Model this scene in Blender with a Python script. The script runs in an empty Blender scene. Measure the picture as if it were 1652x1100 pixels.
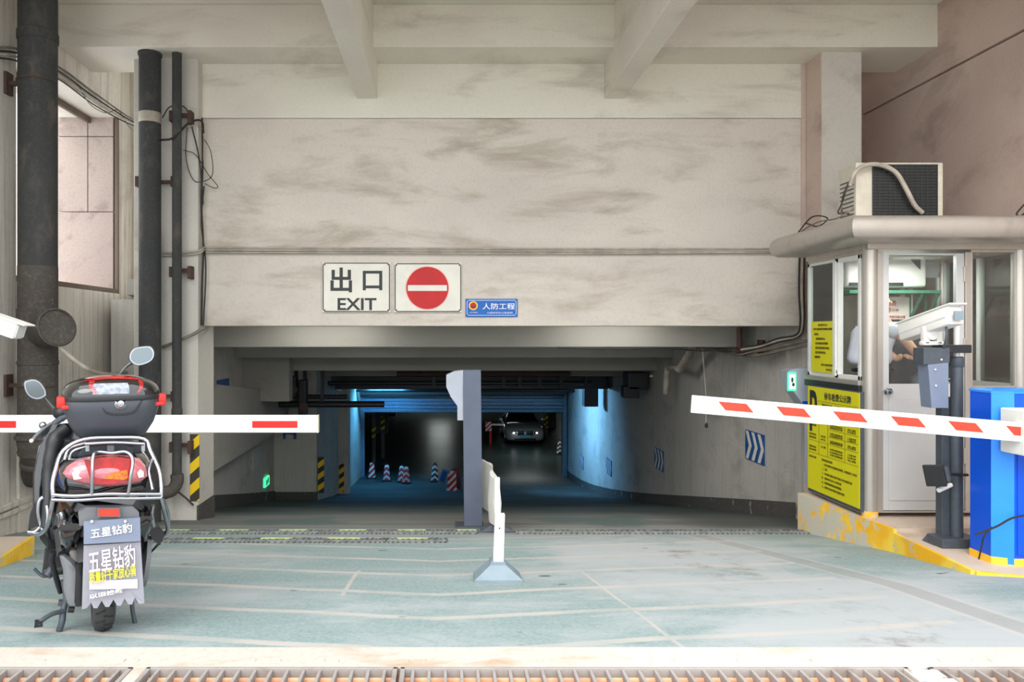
import bpy, bmesh, math, random
from mathutils import Vector, Matrix
random.seed(7)
C = bpy.context.scene.collection
PI = math.pi
F = 1193.0; VX = 720.0; VY = 540.0; CH = 1.45      # focal length in px, vanishing point, camera height

# ---------------------------------------------------------------- camera, sky, exposure
sc = bpy.context.scene
cam = bpy.data.cameras.new('camera'); camo = bpy.data.objects.new('camera', cam); C.objects.link(camo)
camo.location = (0, 0, CH); camo.rotation_euler = (PI/2, 0, 0)
cam.sensor_width = 36; cam.lens = F/1652*36; cam.sensor_fit = 'HORIZONTAL'
cam.shift_x = (826-VX)/1652; cam.shift_y = (VY-550)/1652
cam.clip_end = 300
sc.camera = camo
w = bpy.data.worlds.new('world'); sc.world = w; w.use_nodes = True
bg = w.node_tree.nodes['Background']; bg.inputs[0].default_value = (0.93, 0.97, 1.0, 1); bg.inputs[1].default_value = 1.75
sun = bpy.data.lights.new('veiled_sun', 'SUN'); suno = bpy.data.objects.new('veiled_sun', sun); C.objects.link(suno)
sun.energy = 1.1; sun.angle = math.radians(40); sun.color = (1, 0.96, 0.9)
suno.rotation_euler = (math.radians(48), 0, math.radians(-18))
sc.view_settings.view_transform = 'Standard'; sc.view_settings.look = 'None'
sc.view_settings.gamma = 1; sc.view_settings.use_curve_mapping = False
sc.view_settings.exposure = 0.8
try:
    sc.cycles.max_bounces = 10; sc.cycles.diffuse_bounces = 6; sc.cycles.transparent_max_bounces = 16
    sc.cycles.use_denoising = True
except Exception: pass

# ---------------------------------------------------------------- helpers
def lin(c):
    c /= 255.0
    return c/12.92 if c <= .04045 else ((c+.055)/1.055)**2.4
def rgb(r, g, b): return (lin(r), lin(g), lin(b), 1)
def at(px, py, y):                     # world point at depth y that the photo shows at px, py
    return Vector(((px-VX)*y/F, y, CH-(py-VY)*y/F))
FP = [(-30, .1), (2, .01), (3.3, 0), (5, -.225), (7, -.50), (8.9, -.77), (10.24, -1.03), (12.5, -1.48), (14.8, -1.94), (17, -2.36), (19.4, -2.78),
      (21.5, -3.1), (23.5, -3.34), (26, -3.52), (30, -3.56), (60, -3.6)]
def zf(y):
    for (a, za), (b, zb) in zip(FP, FP[1:]):
        if y <= b: return za+(zb-za)*max(0, (y-a))/(b-a)
    return FP[-1][1]

class NT:
    def __init__(s, name):
        s.m = bpy.data.materials.new(name); s.m.use_nodes = True; s.t = s.m.node_tree; s.b = s.t.nodes['Principled BSDF']
        s.pos = s.t.nodes.new('ShaderNodeNewGeometry').outputs['Position']
    def link(s, a, b): s.t.links.new(a, b)
    def _in(s, sock, v):
        if v is None: return
        if hasattr(v, 'is_output') or isinstance(v, bpy.types.NodeSocket): s.link(v, sock)
        else: sock.default_value = v
    def math(s, op, a, b=None, c=None, clamp=False):
        n = s.t.nodes.new('ShaderNodeMath'); n.operation = op; n.use_clamp = clamp
        s._in(n.inputs[0], a); s._in(n.inputs[1], b); s._in(n.inputs[2], c); return n.outputs[0]
    def xyz(s, v=None):
        n = s.t.nodes.new('ShaderNodeSeparateXYZ'); s.link(v or s.pos, n.inputs[0]); return n.outputs
    def mapped(s, scale, v=None, rot=(0, 0, 0), loc=(0, 0, 0)):
        n = s.t.nodes.new('ShaderNodeMapping'); s.link(v or s.pos, n.inputs[0]); n.inputs['Scale'].default_value = scale
        n.inputs['Rotation'].default_value = rot; n.inputs['Location'].default_value = loc; return n.outputs[0]
    def noise(s, scale, vec=None, detail=4, rough=.55, dist=0):
        n = s.t.nodes.new('ShaderNodeTexNoise'); s.link(vec or s.pos, n.inputs['Vector']); n.inputs['Scale'].default_value = scale
        n.inputs['Detail'].default_value = detail; n.inputs['Roughness'].default_value = rough; n.inputs['Distortion'].default_value = dist
        return n.outputs['Fac']
    def ramp(s, f, lo, hi):
        n = s.t.nodes.new('ShaderNodeMapRange'); n.clamp = True; n.interpolation_type = 'SMOOTHSTEP'
        s.link(f, n.inputs[0]); n.inputs[1].default_value = lo; n.inputs[2].default_value = hi
        n.inputs[3].default_value = 0; n.inputs[4].default_value = 1; return n.outputs[0]
    def mix(s, f, a, b, mode='MIX'):
        n = s.t.nodes.new('ShaderNodeMix'); n.data_type = 'RGBA'; n.blend_type = mode
        s._in(n.inputs[0], f); s._in(n.inputs[6], a); s._in(n.inputs[7], b); return n.outputs[2]
    def color(s, c): s._in(s.b.inputs['Base Color'], c)
    def rough(s, r): s._in(s.b.inputs['Roughness'], r)
    def bump(s, h, strength=.3, dist=.01):
        n = s.t.nodes.new('ShaderNodeBump'); n.inputs['Strength'].default_value = strength; n.inputs['Distance'].default_value = dist
        s.link(h, n.inputs['Height']); s.link(n.outputs[0], s.b.inputs['Normal'])

def plain(name, c, r=.5, metal=0, var=.12, vs=6, coat=0, emit=None, es=0):
    n = NT(name); f = n.noise(vs, detail=5)
    c2 = tuple(x*(1-var) for x in c[:3])+(1,)
    n.color(n.mix(n.ramp(f, .35, .65), c, c2)); n.rough(r); n.b.inputs['Metallic'].default_value = metal
    if coat: n.b.inputs['Coat Weight'].default_value = coat; n.b.inputs['Coat Roughness'].default_value = .05
    if emit: n.b.inputs['Emission Color'].default_value = emit; n.b.inputs['Emission Strength'].default_value = es
    return n.m

def wall_mat(name, base, stain, amt=.55, stretch=(1, 1, 4), sc_=.9, base2=None, drip=0, fine=.25, lo=.5, hi=.72):
    n = NT(name)
    f = n.noise(sc_, n.mapped(stretch), detail=7, rough=.62, dist=.4)
    g = n.noise(.35, n.mapped((1, 1, 1.5), loc=(3, 1, 2)), detail=4)
    col = n.mix(n.ramp(g, .35, .65), base, base2 or tuple(x*.86 for x in base[:3])+(1,))
    col = n.mix(n.math('MULTIPLY', n.ramp(f, lo, hi), amt), col, stain)
    if drip:
        d = n.noise(3.0, n.mapped((6, 6, .25)), detail=5, rough=.6)
        col = n.mix(n.math('MULTIPLY', n.ramp(d, .45, .75), drip), col, stain)
    h = n.noise(30, detail=6, rough=.7)
    col = n.mix(n.math('MULTIPLY', n.ramp(h, .45, .8), fine), col, stain)
    n.color(col); n.rough(.85); n.bump(h, .25, .004)
    return n.m

def glass_mat(name, tint=(.93, .95, .94, 1), refl=.015):
    n = NT(name); t = n.t
    tr = t.nodes.new('ShaderNodeBsdfTransparent'); tr.inputs[0].default_value = tint
    gl = t.nodes.new('ShaderNodeBsdfGlossy'); gl.inputs['Roughness'].default_value = .03; gl.inputs[0].default_value = (.9, .95, .95, 1)
    fr = t.nodes.new('ShaderNodeFresnel'); fr.inputs[0].default_value = 1.45
    f = n.math('ADD', fr.outputs[0], refl, clamp=True)
    mx = t.nodes.new('ShaderNodeMixShader'); n.link(f, mx.inputs[0]); n.link(tr.outputs[0], mx.inputs[1]); n.link(gl.outputs[0], mx.inputs[2])
    n.link(mx.outputs[0], t.nodes['Material Output'].inputs[0]); return n.m

WM = {}
class MB:
    def __init__(s): s.bm = bmesh.new(); s.mi = 0; s.n = 0
    def _tag(s):
        s.bm.faces.ensure_lookup_table()
        for i in range(s.n, len(s.bm.faces)): s.bm.faces[i].material_index = s.mi
        s.n = len(s.bm.faces); return s
    def mat(s, i): s.mi = i; return s
    def poly(s, pts):
        s.bm.faces.new([s.bm.verts.new(p) for p in pts]); return s._tag()
    def prism(s, pts, vec):
        vec = Vector(vec); a = [s.bm.verts.new(p) for p in pts]; b = [s.bm.verts.new(Vector(p)+vec) for p in pts]
        s.bm.faces.new(a[::-1]); s.bm.faces.new(b); n = len(a)
        for i in range(n): s.bm.faces.new((a[i], a[(i+1) % n], b[(i+1) % n], b[i]))
        return s._tag()
    def box(s, x0, x1, y0, y1, z0, z1, bev=0, M=None, seg=2):
        t = bmesh.new(); bmesh.ops.create_cube(t, size=1)
        for v in t.verts: v.co = Vector(((x0+x1)/2+v.co.x*(x1-x0), (y0+y1)/2+v.co.y*(y1-y0), (z0+z1)/2+v.co.z*(z1-z0)))
        if bev: bmesh.ops.bevel(t, geom=t.edges[:], offset=bev, segments=seg, profile=.5, affect='EDGES')
        if M: t.transform(M)
        me = bpy.data.meshes.new('t'); t.to_mesh(me); t.free(); s.bm.from_mesh(me); bpy.data.meshes.remove(me); return s._tag()
    def beam(s, p0, p1, wd, ht, up=(0, 0, 1), bev=0):       # bar of rectangular section
        p0 = Vector(p0); p1 = Vector(p1); d = p1-p0; L = d.length; d.normalize(); u = Vector(up)
        r = d.cross(u).normalized(); u = r.cross(d)
        M = Matrix((r, d, u)).transposed().to_4x4(); M.translation = (p0+p1)/2
        return s.box(-wd/2, wd/2, -L/2, L/2, -ht/2, ht/2, bev, M)
    def loft(s, rings, cap=True, closed=True):
        R = [[s.bm.verts.new(p) for p in r] for r in rings]; n = len(R[0])
        for a, b in zip(R, R[1:]):
            for i in range(n if closed else n-1):
                j = (i+1) % n
                try: s.bm.faces.new((a[i], a[j], b[j], b[i]))
                except ValueError: pass
        if cap and closed:
            s.bm.faces.new(R[0][::-1]); s.bm.faces.new(R[-1])
        return s._tag()
    def tube(s, pts, r, n=8, closed=False, smooth=0, cap=True):
        pts = [Vector(p) for p in pts]
        if smooth: pts = spline(pts, smooth, closed)
        m = len(pts); rings = []; prev = None
        for i, p in enumerate(pts):
            if closed: d = pts[(i+1) % m]-pts[i-1]
            else: d = pts[min(i+1, m-1)]-pts[max(i-1, 0)]
            if d.length < 1e-9: d = Vector((0, 0, 1))
            d.normalize()
            if prev is None:
                u = Vector((0, 0, 1)) if abs(d.z) < .9 else Vector((1, 0, 0)); u = (u-d*u.dot(d)).normalized()
            else: u = (prev-d*prev.dot(d)).normalized()
            prev = u; v = d.cross(u); rr = r[i*len(r)//m] if isinstance(r, (list, tuple)) else r
            rings.append([p+u*rr*math.cos(2*PI*k/n)+v*rr*math.sin(2*PI*k/n) for k in range(n)])
        if closed: rings.append(rings[0]); cap = False
        return s.loft(rings, cap)
    def cyl(s, p0, p1, r0, r1=None, n=20):
        p0 = Vector(p0); p1 = Vector(p1); d = (p1-p0).normalized(); r1 = r0 if r1 is None else r1
        u = Vector((0, 0, 1)) if abs(d.z) < .9 else Vector((1, 0, 0)); u = (u-d*u.dot(d)).normalized(); v = d.cross(u)
        f = lambda p, r: [p+u*r*math.cos(2*PI*k/n)+v*r*math.sin(2*PI*k/n) for k in range(n)]
        return s.loft([f(p0, r0), f(p1, r1)])
    def lathe(s, c, ax, prof, n=24):                        # profile of (radius, height along ax)
        c = Vector(c); d = Vector(ax).normalized()
        u = Vector((0, 0, 1)) if abs(d.z) < .9 else Vector((1, 0, 0)); u = (u-d*u.dot(d)).normalized(); v = d.cross(u)
        return s.loft([[c+d*h+(u*math.cos(2*PI*k/n)+v*math.sin(2*PI*k/n))*max(r, 1e-4) for k in range(n)] for r, h in prof])
    def ell(s, c, rx, ry, rz, n=16, m=10, M=None):
        c = Vector(c); M = M or Matrix.Identity(3); rings = []
        for j in range(m+1):
            t = PI*(j+.02*(1 if j == 0 else -1 if j == m else 0))/m
            rings.append([c+M@Vector((rx*math.sin(t)*math.cos(2*PI*k/n), ry*math.sin(t)*math.sin(2*PI*k/n), rz*math.cos(t))) for k in range(n)])
        return s.loft(rings)
    def build(s, name, mats, parent=None, local=False, smooth=False, angle=35, origin=None):
        bmesh.ops.recalc_face_normals(s.bm, faces=s.bm.faces[:])
        me = bpy.data.meshes.new(name); s.bm.to_mesh(me); s.bm.free()
        for m in (mats if isinstance(mats, (list, tuple)) else [mats]): me.materials.append(m)
        if smooth:
            me.polygons.foreach_set('use_smooth', [True]*len(me.polygons)); me.set_sharp_from_angle(angle=math.radians(angle))
        o = bpy.data.objects.new(name, me); C.objects.link(o)
        if parent:
            o.parent = parent; WM[o.name] = WM[parent.name].copy()
            if not local: me.transform(WM[parent.name].inverted())
        else:
            if origin is None:
                xs = [v.co for v in me.vertices]
                lo = [min(v[i] for v in xs) for i in range(3)]; hi = [max(v[i] for v in xs) for i in range(3)]
                origin = Vector(((lo[0]+hi[0])/2, (lo[1]+hi[1])/2, lo[2]))
            origin = Vector(origin); me.transform(Matrix.Translation(-origin)); o.location = origin; WM[o.name] = Matrix.Translation(origin)
        return o
def spline(pts, k=6, closed=False):
    out = []; n = len(pts)
    for i in range(n if closed else n-1):
        p0 = pts[(i-1) % n] if (closed or i > 0) else pts[i]*2-pts[i+1]
        p1 = pts[i]; p2 = pts[(i+1) % n]
        p3 = pts[(i+2) % n] if (closed or i+2 < n) else p2*2-p1
        for j in range(k):
            t = j/k
            out.append(.5*((2*p1)+(p2-p0)*t+(2*p0-5*p1+4*p2-p3)*t*t+(3*p1-p0-3*p2+p3)*t**3))
    if not closed: out.append(pts[-1])
    return out
def tag(o, label=None, cat=None, group=None, kind=None):
    if label: o['label'] = label
    if cat: o['category'] = cat
    if group: o['group'] = group
    if kind: o['kind'] = kind
    return o
def thing(name, label, cat, loc=(0, 0, 0), rz=0, group=None):
    o = bpy.data.objects.new(name, None); C.objects.link(o); o.location = loc; o.rotation_euler = (0, 0, rz); o.empty_display_size = .1
    WM[o.name] = Matrix.Translation(Vector(loc)) @ Matrix.Rotation(rz, 4, 'Z')
    return tag(o, label, cat, group)
def struct(o, label=None, cat=None): return tag(o, label, cat, None, 'structure')
def dup(root, loc, rz=None, label=None):
    r = root.copy(); C.objects.link(r); r.location = loc
    if rz is not None: r.rotation_euler = (0, 0, rz)
    if label: r['label'] = label
    for ch in list(root.children):
        c = ch.copy(); C.objects.link(c); c.parent = r
        for g in list(ch.children):
            d = g.copy(); C.objects.link(d); d.parent = c
    return r
FACE_CAM = Matrix(((1, 0, 0, 0), (0, 0, -1, 0), (0, 1, 0, 0), (0, 0, 0, 1)))       # text x->X, y->Z, out->-Y
FACE_LEFT = Matrix(((0, 0, -1, 0), (-1, 0, 0, 0), (0, 1, 0, 0), (0, 0, 0, 1)))      # seen from -X : x->-Y, y->Z, out->-X
FACE_RIGHT = Matrix(((0, 0, 1, 0), (1, 0, 0, 0), (0, 1, 0, 0), (0, 0, 0, 1)))       # seen from +X
def text(s, cx, wd, ht, R, m, parent, name='lettering', bold=.0, local=False, ext=.002):
    cu = bpy.data.curves.new('t', 'FONT'); cu.body = s; cu.extrude = .01; cu.offset = bold; cu.align_x = 'CENTER'; cu.resolution_u = 3
    o = bpy.data.objects.new('t', cu); C.objects.link(o); bpy.context.view_layer.update()
    dg = bpy.context.evaluated_depsgraph_get(); me = bpy.data.meshes.new_from_object(o.evaluated_get(dg))
    bpy.data.objects.remove(o); bpy.data.curves.remove(cu)
    xs = [v.co.x for v in me.vertices]; ys = [v.co.y for v in me.vertices]
    if not xs: return None
    sx = wd/(max(xs)-min(xs)); sy = ht/(max(ys)-min(ys)) if ht else sx
    T = Matrix.Translation(Vector(cx)) @ R @ Matrix.Diagonal((sx, sy, ext/.01, 1)) @ Matrix.Translation((-(max(xs)+min(xs))/2, -(max(ys)+min(ys))/2, 0))
    me.transform(T)
    if not local: me.transform(WM[parent.name].inverted())
    me.materials.clear(); me.materials.append(m); me.name = name
    for p in me.polygons: p.material_index = 0
    o = bpy.data.objects.new(name, me); C.objects.link(o); o.parent = parent; WM[o.name] = WM[parent.name].copy(); return o
def sq(n, a, b, e=4.0, ph=0):              # superellipse ring
    out = []
    for k in range(n):
        t = 2*PI*k/n+ph; c = math.cos(t); s_ = math.sin(t)
        out.append((a*math.copysign(abs(c)**(2/e), c), b*math.copysign(abs(s_)**(2/e), s_)))
    return out

# ---------------------------------------------------------------- materials
m_wall = wall_mat('plaster_wall', rgb(214, 206, 194), rgb(146, 132, 114), .6, (1, 1, 3.6), .8, rgb(200, 190, 180), fine=.25, lo=.47, hi=.72)
m_pink = wall_mat('pinkish_stained_plaster', rgb(206, 186, 174), rgb(136, 116, 106), .6, (1, 1, 1.6), .9, rgb(186, 164, 154), fine=.2)
m_pillar = wall_mat('pillar_plaster', rgb(205, 200, 190), rgb(135, 120, 108), .45, (1, 1, 1), 1.5, fine=.2)
m_beam = wall_mat('beam_plaster', rgb(226, 222, 208), rgb(170, 160, 146), .5, (1, 1, 4), .8, rgb(212, 204, 194), fine=.2)
m_leftwall = wall_mat('streaked_concrete', rgb(216, 208, 196), rgb(148, 138, 126), .4, (1, 1, 1), 1.2, drip=.75, fine=.25)
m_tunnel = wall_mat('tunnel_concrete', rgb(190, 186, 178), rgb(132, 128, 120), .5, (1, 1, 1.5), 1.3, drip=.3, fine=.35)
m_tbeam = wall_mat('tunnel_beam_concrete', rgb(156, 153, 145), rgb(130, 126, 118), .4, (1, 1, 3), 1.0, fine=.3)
m_base = wall_mat('dark_baseboard', rgb(74, 72, 68), rgb(170, 165, 155), .6, (1, 1, 1), 3, fine=.2, lo=.62, hi=.68)
m_dark = wall_mat('garage_dark_concrete', rgb(105, 108, 104), rgb(70, 72, 70), .5, (1, 1, 2), 1)
m_sill = wall_mat('brown_frame', rgb(110, 95, 84), rgb(80, 70, 62), .5, (1, 1, 1), 3)
m_granite = wall_mat('pink_granite', rgb(166, 150, 144), rgb(128, 110, 104), .6, (1, 1, 1), 3.5, rgb(180, 164, 154), fine=.5)
m_iron = wall_mat('cast_iron_pipe', rgb(62, 62, 60), rgb(92, 84, 76), .6, (1, 1, .5), 6, rgb(50, 52, 52), fine=.4)
m_dirtyiron = wall_mat('paint_spattered_cast_iron', rgb(82, 78, 72), rgb(190, 180, 168), .6, (1, 1, .8), 16, rgb(66, 60, 55), fine=.15, lo=.68, hi=.72)
m_rust = wall_mat('rusty_steel', rgb(84, 62, 52), rgb(48, 38, 34), .6, (1, 1, 1), 9)
m_redpipe = plain('red_oxide_pipe', rgb(74, 42, 38), .6)
m_conduit = plain('dusty_white_conduit', rgb(176, 166, 152), .6, var=.3)
m_cable = plain('black_cable', rgb(38, 36, 34), .6)
m_greycable = plain('grey_cable', rgb(120, 110, 98), .6, var=.3)
m_black = plain('black_plastic', rgb(34, 35, 38), .45)
m_blackgloss = plain('gloss_black_paint', rgb(14, 15, 18), .12, var=.05, coat=1)
m_case = plain('charcoal_case_plastic', rgb(62, 66, 74), .42, var=.06)
m_greyplas = plain('grey_plastic', rgb(116, 118, 122), .5)
m_chrome = plain('chrome', rgb(168, 172, 178), .2, 1, var=.05)
m_steel = wall_mat('brushed_stainless', rgb(188, 181, 172), rgb(146, 138, 130), .35, (1, 1, .4), 3, fine=.1)
for _m, _r, _me in ((m_steel, .38, .55),):
    _b = _m.node_tree.nodes['Principled BSDF']; _b.inputs['Roughness'].default_value = _r; _b.inputs['Metallic'].default_value = _me
m_panel = plain('booth_panel_grey', rgb(196, 196, 194), .4, .1, var=.06, vs=2)
m_alu = plain('white_aluminium', rgb(226, 226, 222), .35, .1, var=.05)
m_white = plain('white_plastic', rgb(236, 234, 228), .4, var=.05)
m_cream = plain('cream_metal', rgb(206, 198, 180), .5, var=.15)
m_red = plain('red_reflector', rgb(208, 34, 26), .45, var=.12, vs=30)
m_signred = plain('red_sign_paint', rgb(196, 6, 8), .55, var=.12)
m_signwhite = plain('sign_plate_white', rgb(226, 222, 210), .45, var=.08)
m_ink = plain('black_ink', rgb(36, 40, 40), .5)
m_signblue = plain('blue_sign_paint', rgb(2, 98, 184), .55, var=.05)
m_chevblue = plain('chevron_blue', rgb(34, 84, 150), .4, var=.12)
m_yellow = plain('yellow_board', rgb(214, 206, 20), .45, var=.06, vs=2)
m_yink = plain('brown_print_on_yellow', rgb(98, 92, 12), .5)
m_blue = plain('blue_cabinet_paint', rgb(4, 84, 214), .35, var=.06, vs=2)
m_blueL = plain('light_blue_trim_paint', rgb(40, 140, 244), .35, var=.05)
m_dgrey = plain('dark_grey_powdercoat', rgb(74, 80, 88), .45, var=.15, vs=20)
m_postgrey = plain('blue_grey_powdercoat', rgb(168, 174, 186), .45, var=.06)
m_postface = plain('slate_grey_panel', rgb(88, 96, 114), .45, var=.08)
m_plasgrey = plain('pale_blue_grey_plastic', rgb(130, 146, 156), .55, var=.12)
m_glass = glass_mat('window_glass')
m_glassd = glass_mat('dusty_window_glass', (.90, .92, .90, 1), .03)
m_mirror = plain('mirror_glass', rgb(112, 120, 124), .08, 1, var=.03)
m_rubber = plain('tyre_rubber', rgb(62, 62, 62), .8)
m_dusty = plain('dusty_wheel_paint', rgb(150, 146, 142), .6, var=.25, vs=20)
m_redlens = plain('red_lamp_lens', rgb(178, 6, 14), .12, var=.4, vs=25, coat=1)
m_palelens = plain('pale_indicator_lens', rgb(206, 112, 122), .12, var=.25, vs=40, coat=1)
m_flap = plain('grey_mudflap', rgb(150, 150, 160), .55, var=.08)
m_plate = plain('slate_plate', rgb(120, 130, 150), .4, var=.08)
m_yprint = plain('yellow_print', rgb(238, 232, 40), .5)
m_wprint = plain('white_print', rgb(244, 240, 242), .5, var=.03)
m_skin = plain('skin', rgb(214, 164, 136), .5, var=.08)
m_shirt = plain('white_shirt_cloth', rgb(222, 224, 236), .8, var=.08)
m_navy = plain('black_cloth', rgb(28, 29, 34), .85)
m_leather = plain('dark_leather', rgb(50, 56, 64), .5)
m_green = plain('green_tinted_shelf', rgb(70, 130, 104), .3)
m_kerbtop = wall_mat('island_concrete', rgb(206, 188, 170), rgb(150, 126, 104), .5, (1, 1, 1), 2, fine=.2)
m_cabtan = wall_mat('brown_underfloor', rgb(120, 96, 76), rgb(80, 66, 54), .5, (1, 1, 1), 2)
m_paper = plain('paper', rgb(226, 214, 204), .7)
m_rprint = plain('red_print', rgb(186, 66, 60), .6)
m_rubmat = plain('weathered_black_rubber', rgb(138, 142, 140), .85, var=.4, vs=12)
m_lime = plain('lime_paint_stripe', rgb(206, 232, 160), .6, var=.3, vs=12)
m_grate = wall_mat('galvanised_grate', rgb(158, 152, 148), rgb(120, 100, 88), .5, (1, 1, 1), 6)
m_rebar = plain('orange_rusted_rebar', rgb(236, 176, 136), .8, var=.35, vs=14)
m_trench = wall_mat('rusty_trench', rgb(240, 176, 128), rgb(170, 100, 66), .7, (1, 1, 1), 4)
m_edge = wall_mat('cream_drain_edging', rgb(204, 194, 184), rgb(164, 130, 92), .6, (1, 3, 1), 1.6, lo=.52, hi=.7, fine=.4)
m_carpaint = plain('silver_car_paint', rgb(168, 176, 180), .22, .4, var=.04, coat=1)
m_carglass = plain('dark_windscreen', rgb(18, 22, 26), .08, var=.02, coat=1)
m_bulb = plain('lit_tube', rgb(240, 248, 255), .5, emit=(.85, .95, 1, 1), es=3)
m_bluebulb = plain('lit_blue_tube', rgb(90, 190, 255), .5, emit=(.15, .55, 1, 1), es=2)
m_exit = plain('lit_green_panel', rgb(60, 220, 120), .4, emit=(.05, .9, .35, 1), es=.9)
m_exitw = plain('lit_white_panel', rgb(220, 255, 230), .4, emit=(.6, 1, .75, 1), es=1.0)

def stripes_mat(name, a, b, period, axis=(1, 0, 1), duty=.5, chevron=False, loc=(0, 0, 0)):
    n = NT(name); X, Y, Z = n.xyz()
    h = n.math('ADD', n.math('MULTIPLY', X, axis[0]), n.math('MULTIPLY', Y, axis[1]))
    if chevron:
        tc = n.t.nodes.new('ShaderNodeTexCoord'); Xo, Yo, Zo = n.xyz(tc.outputs['Object']); h = n.math('ABSOLUTE', Xo)
        h = n.math('MULTIPLY', h, axis[0]); Z = Zo
    t = n.math('ADD', h, n.math('MULTIPLY', Z, axis[2]))
    f = n.math('FRACT', n.math('DIVIDE', n.math('ADD', t, 50.0+loc[0]), period))
    n.color(n.mix(n.math('LESS_THAN', f, duty), a, b)); n.rough(.5); return n.m
m_hazard = stripes_mat('hazard_stripes', rgb(58, 56, 46), rgb(238, 196, 20), .255, (-.9, 0, 1))
m_hazard2 = stripes_mat('hazard_stripes_far', rgb(40, 40, 36), rgb(225, 185, 30), .26, (-.7, 0, 1))
m_cone = stripes_mat('red_white_chevrons', rgb(205, 62, 70), rgb(238, 228, 232), .17, (.9, 0, 1), .5, True)
m_cone2 = stripes_mat('black_white_chevrons', rgb(38, 42, 44), rgb(225, 228, 226), .17, (.9, 0, 1), .5, True)
m_cone3 = stripes_mat('red_white_diagonals', rgb(200, 40, 46), rgb(240, 226, 226), .2, (-1, 0, 1))

# green worn floor
n = NT('worn_green_floor_paint'); X, Y, Z = n.xyz()
wob = n.math('MULTIPLY', n.math('SUBTRACT', n.noise(.8, detail=2), .5), .12)
ax = n.math('ABSOLUTE', n.math('ADD', X, .06))
t = n.math('ADD', n.math('SUBTRACT', Y, n.math('MULTIPLY', ax, .19)), wob)
t = n.math('DIVIDE', n.math('SUBTRACT', t, 3.42), .61)
d = n.math('MULTIPLY', n.math('ABSOLUTE', n.math('SUBTRACT', n.math('FRACT', n.math('ADD', t, .5)), .5)), .61)
brk = n.noise(2.2, detail=6)
l1 = n.math('SUBTRACT', 1.0, n.ramp(d, .026, .046))
l1 = n.math('MULTIPLY', l1, n.math('LESS_THAN', X, 2.72))
# long edge joint on the right and its twin
e1 = n.math('ABSOLUTE', n.math('SUBTRACT', X, n.math('SUBTRACT', 2.99, n.math('MULTIPLY', n.math('MAXIMUM', n.math('SUBTRACT', Y, 4.9), 0.0), .19))))
l2 = n.math('SUBTRACT', 1.0, n.ramp(e1, .075, .09))
e3 = n.math('ABSOLUTE', n.math('SUBTRACT', e1, .11)); l2b = n.math('MULTIPLY', n.math('SUBTRACT', 1.0, n.ramp(e3, .010, .020)), .8)
cr = n.math('ADD', n.math('SUBTRACT', 1.36, n.math('MULTIPLY', Y, .068)), n.math('MULTIPLY', wob, .7))
e2 = n.math('ABSOLUTE', n.math('SUBTRACT', X, cr)); l3 = n.math('MULTIPLY', n.math('SUBTRACT', 1.0, n.ramp(e2, .008, .014)), n.math('LESS_THAN', Y, 5.5))
line = n.math('MAXIMUM', l1, n.math('MAXIMUM', l3, l2b))
l5 = n.math('MULTIPLY', n.math('LESS_THAN', n.math('ABSOLUTE', n.math('ADD', X, n.math('ADD', .645, n.math('MULTIPLY', wob, .6)))), .014), n.math('MULTIPLY', n.math('LESS_THAN', Y, 5.45), n.math('GREATER_THAN', Y, 4.6)))
line = n.math('MAXIMUM', line, l5)
line = n.math('MULTIPLY', line, n.math('LESS_THAN', Y, 7.4))
line = n.math('MULTIPLY', line, n.math('ADD', .45, n.math('MULTIPLY', n.ramp(brk, .35, .6), .38)))
wear = n.noise(.55, n.mapped((1, 1.6, 1)), detail=8, rough=.68, dist=.3)
bias = n.math('MULTIPLY', n.math('SUBTRACT', 1.0, n.ramp(n.math('ABSOLUTE', n.math('SUBTRACT', X, 2.1)), .2, 2.2)), .16)
w1 = n.ramp(n.math('ADD', wear, bias), .46, .68)
streak = n.noise(1.0, n.mapped((.35, 7, 1)), detail=6, rough=.65)
fine = n.noise(45, detail=4, rough=.7)
g = n.mix(n.ramp(fine, .3, .7), rgb(122, 144, 143), rgb(148, 165, 165))
col = n.mix(n.math('MULTIPLY', w1, .9), g, rgb(176, 180, 182))
col = n.mix(n.math('MULTIPLY', n.ramp(streak, .5, .72), .5), col, rgb(166, 171, 172))
col = n.mix(n.math('MULTIPLY', n.math('MULTIPLY', l2, .55), n.math('LESS_THAN', Y, 7.4)), col, rgb(150, 148, 146))
col = n.mix(line, col, rgb(190, 183, 176))
# brown tyre dirt track
tr = n.math('ABSOLUTE', n.math('SUBTRACT', X, n.math('SUBTRACT', 2.3, n.math('MULTIPLY', n.math('SUBTRACT', Y, 3.3), .10))))
dirt = n.math('MULTIPLY', n.math('SUBTRACT', 1.0, n.ramp(tr, .05, .5)), n.ramp(n.noise(3.5, detail=7, rough=.7), .5, .68))
col = n.mix(n.math('MULTIPLY', dirt, .7), col, rgb(122, 110, 102))
spots = n.ramp(n.noise(2.7, n.mapped((1, 2.2, 1), loc=(4, 2, 0)), detail=2), .73, .76)
col = n.mix(spots, col, rgb(72, 104, 92))
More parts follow.
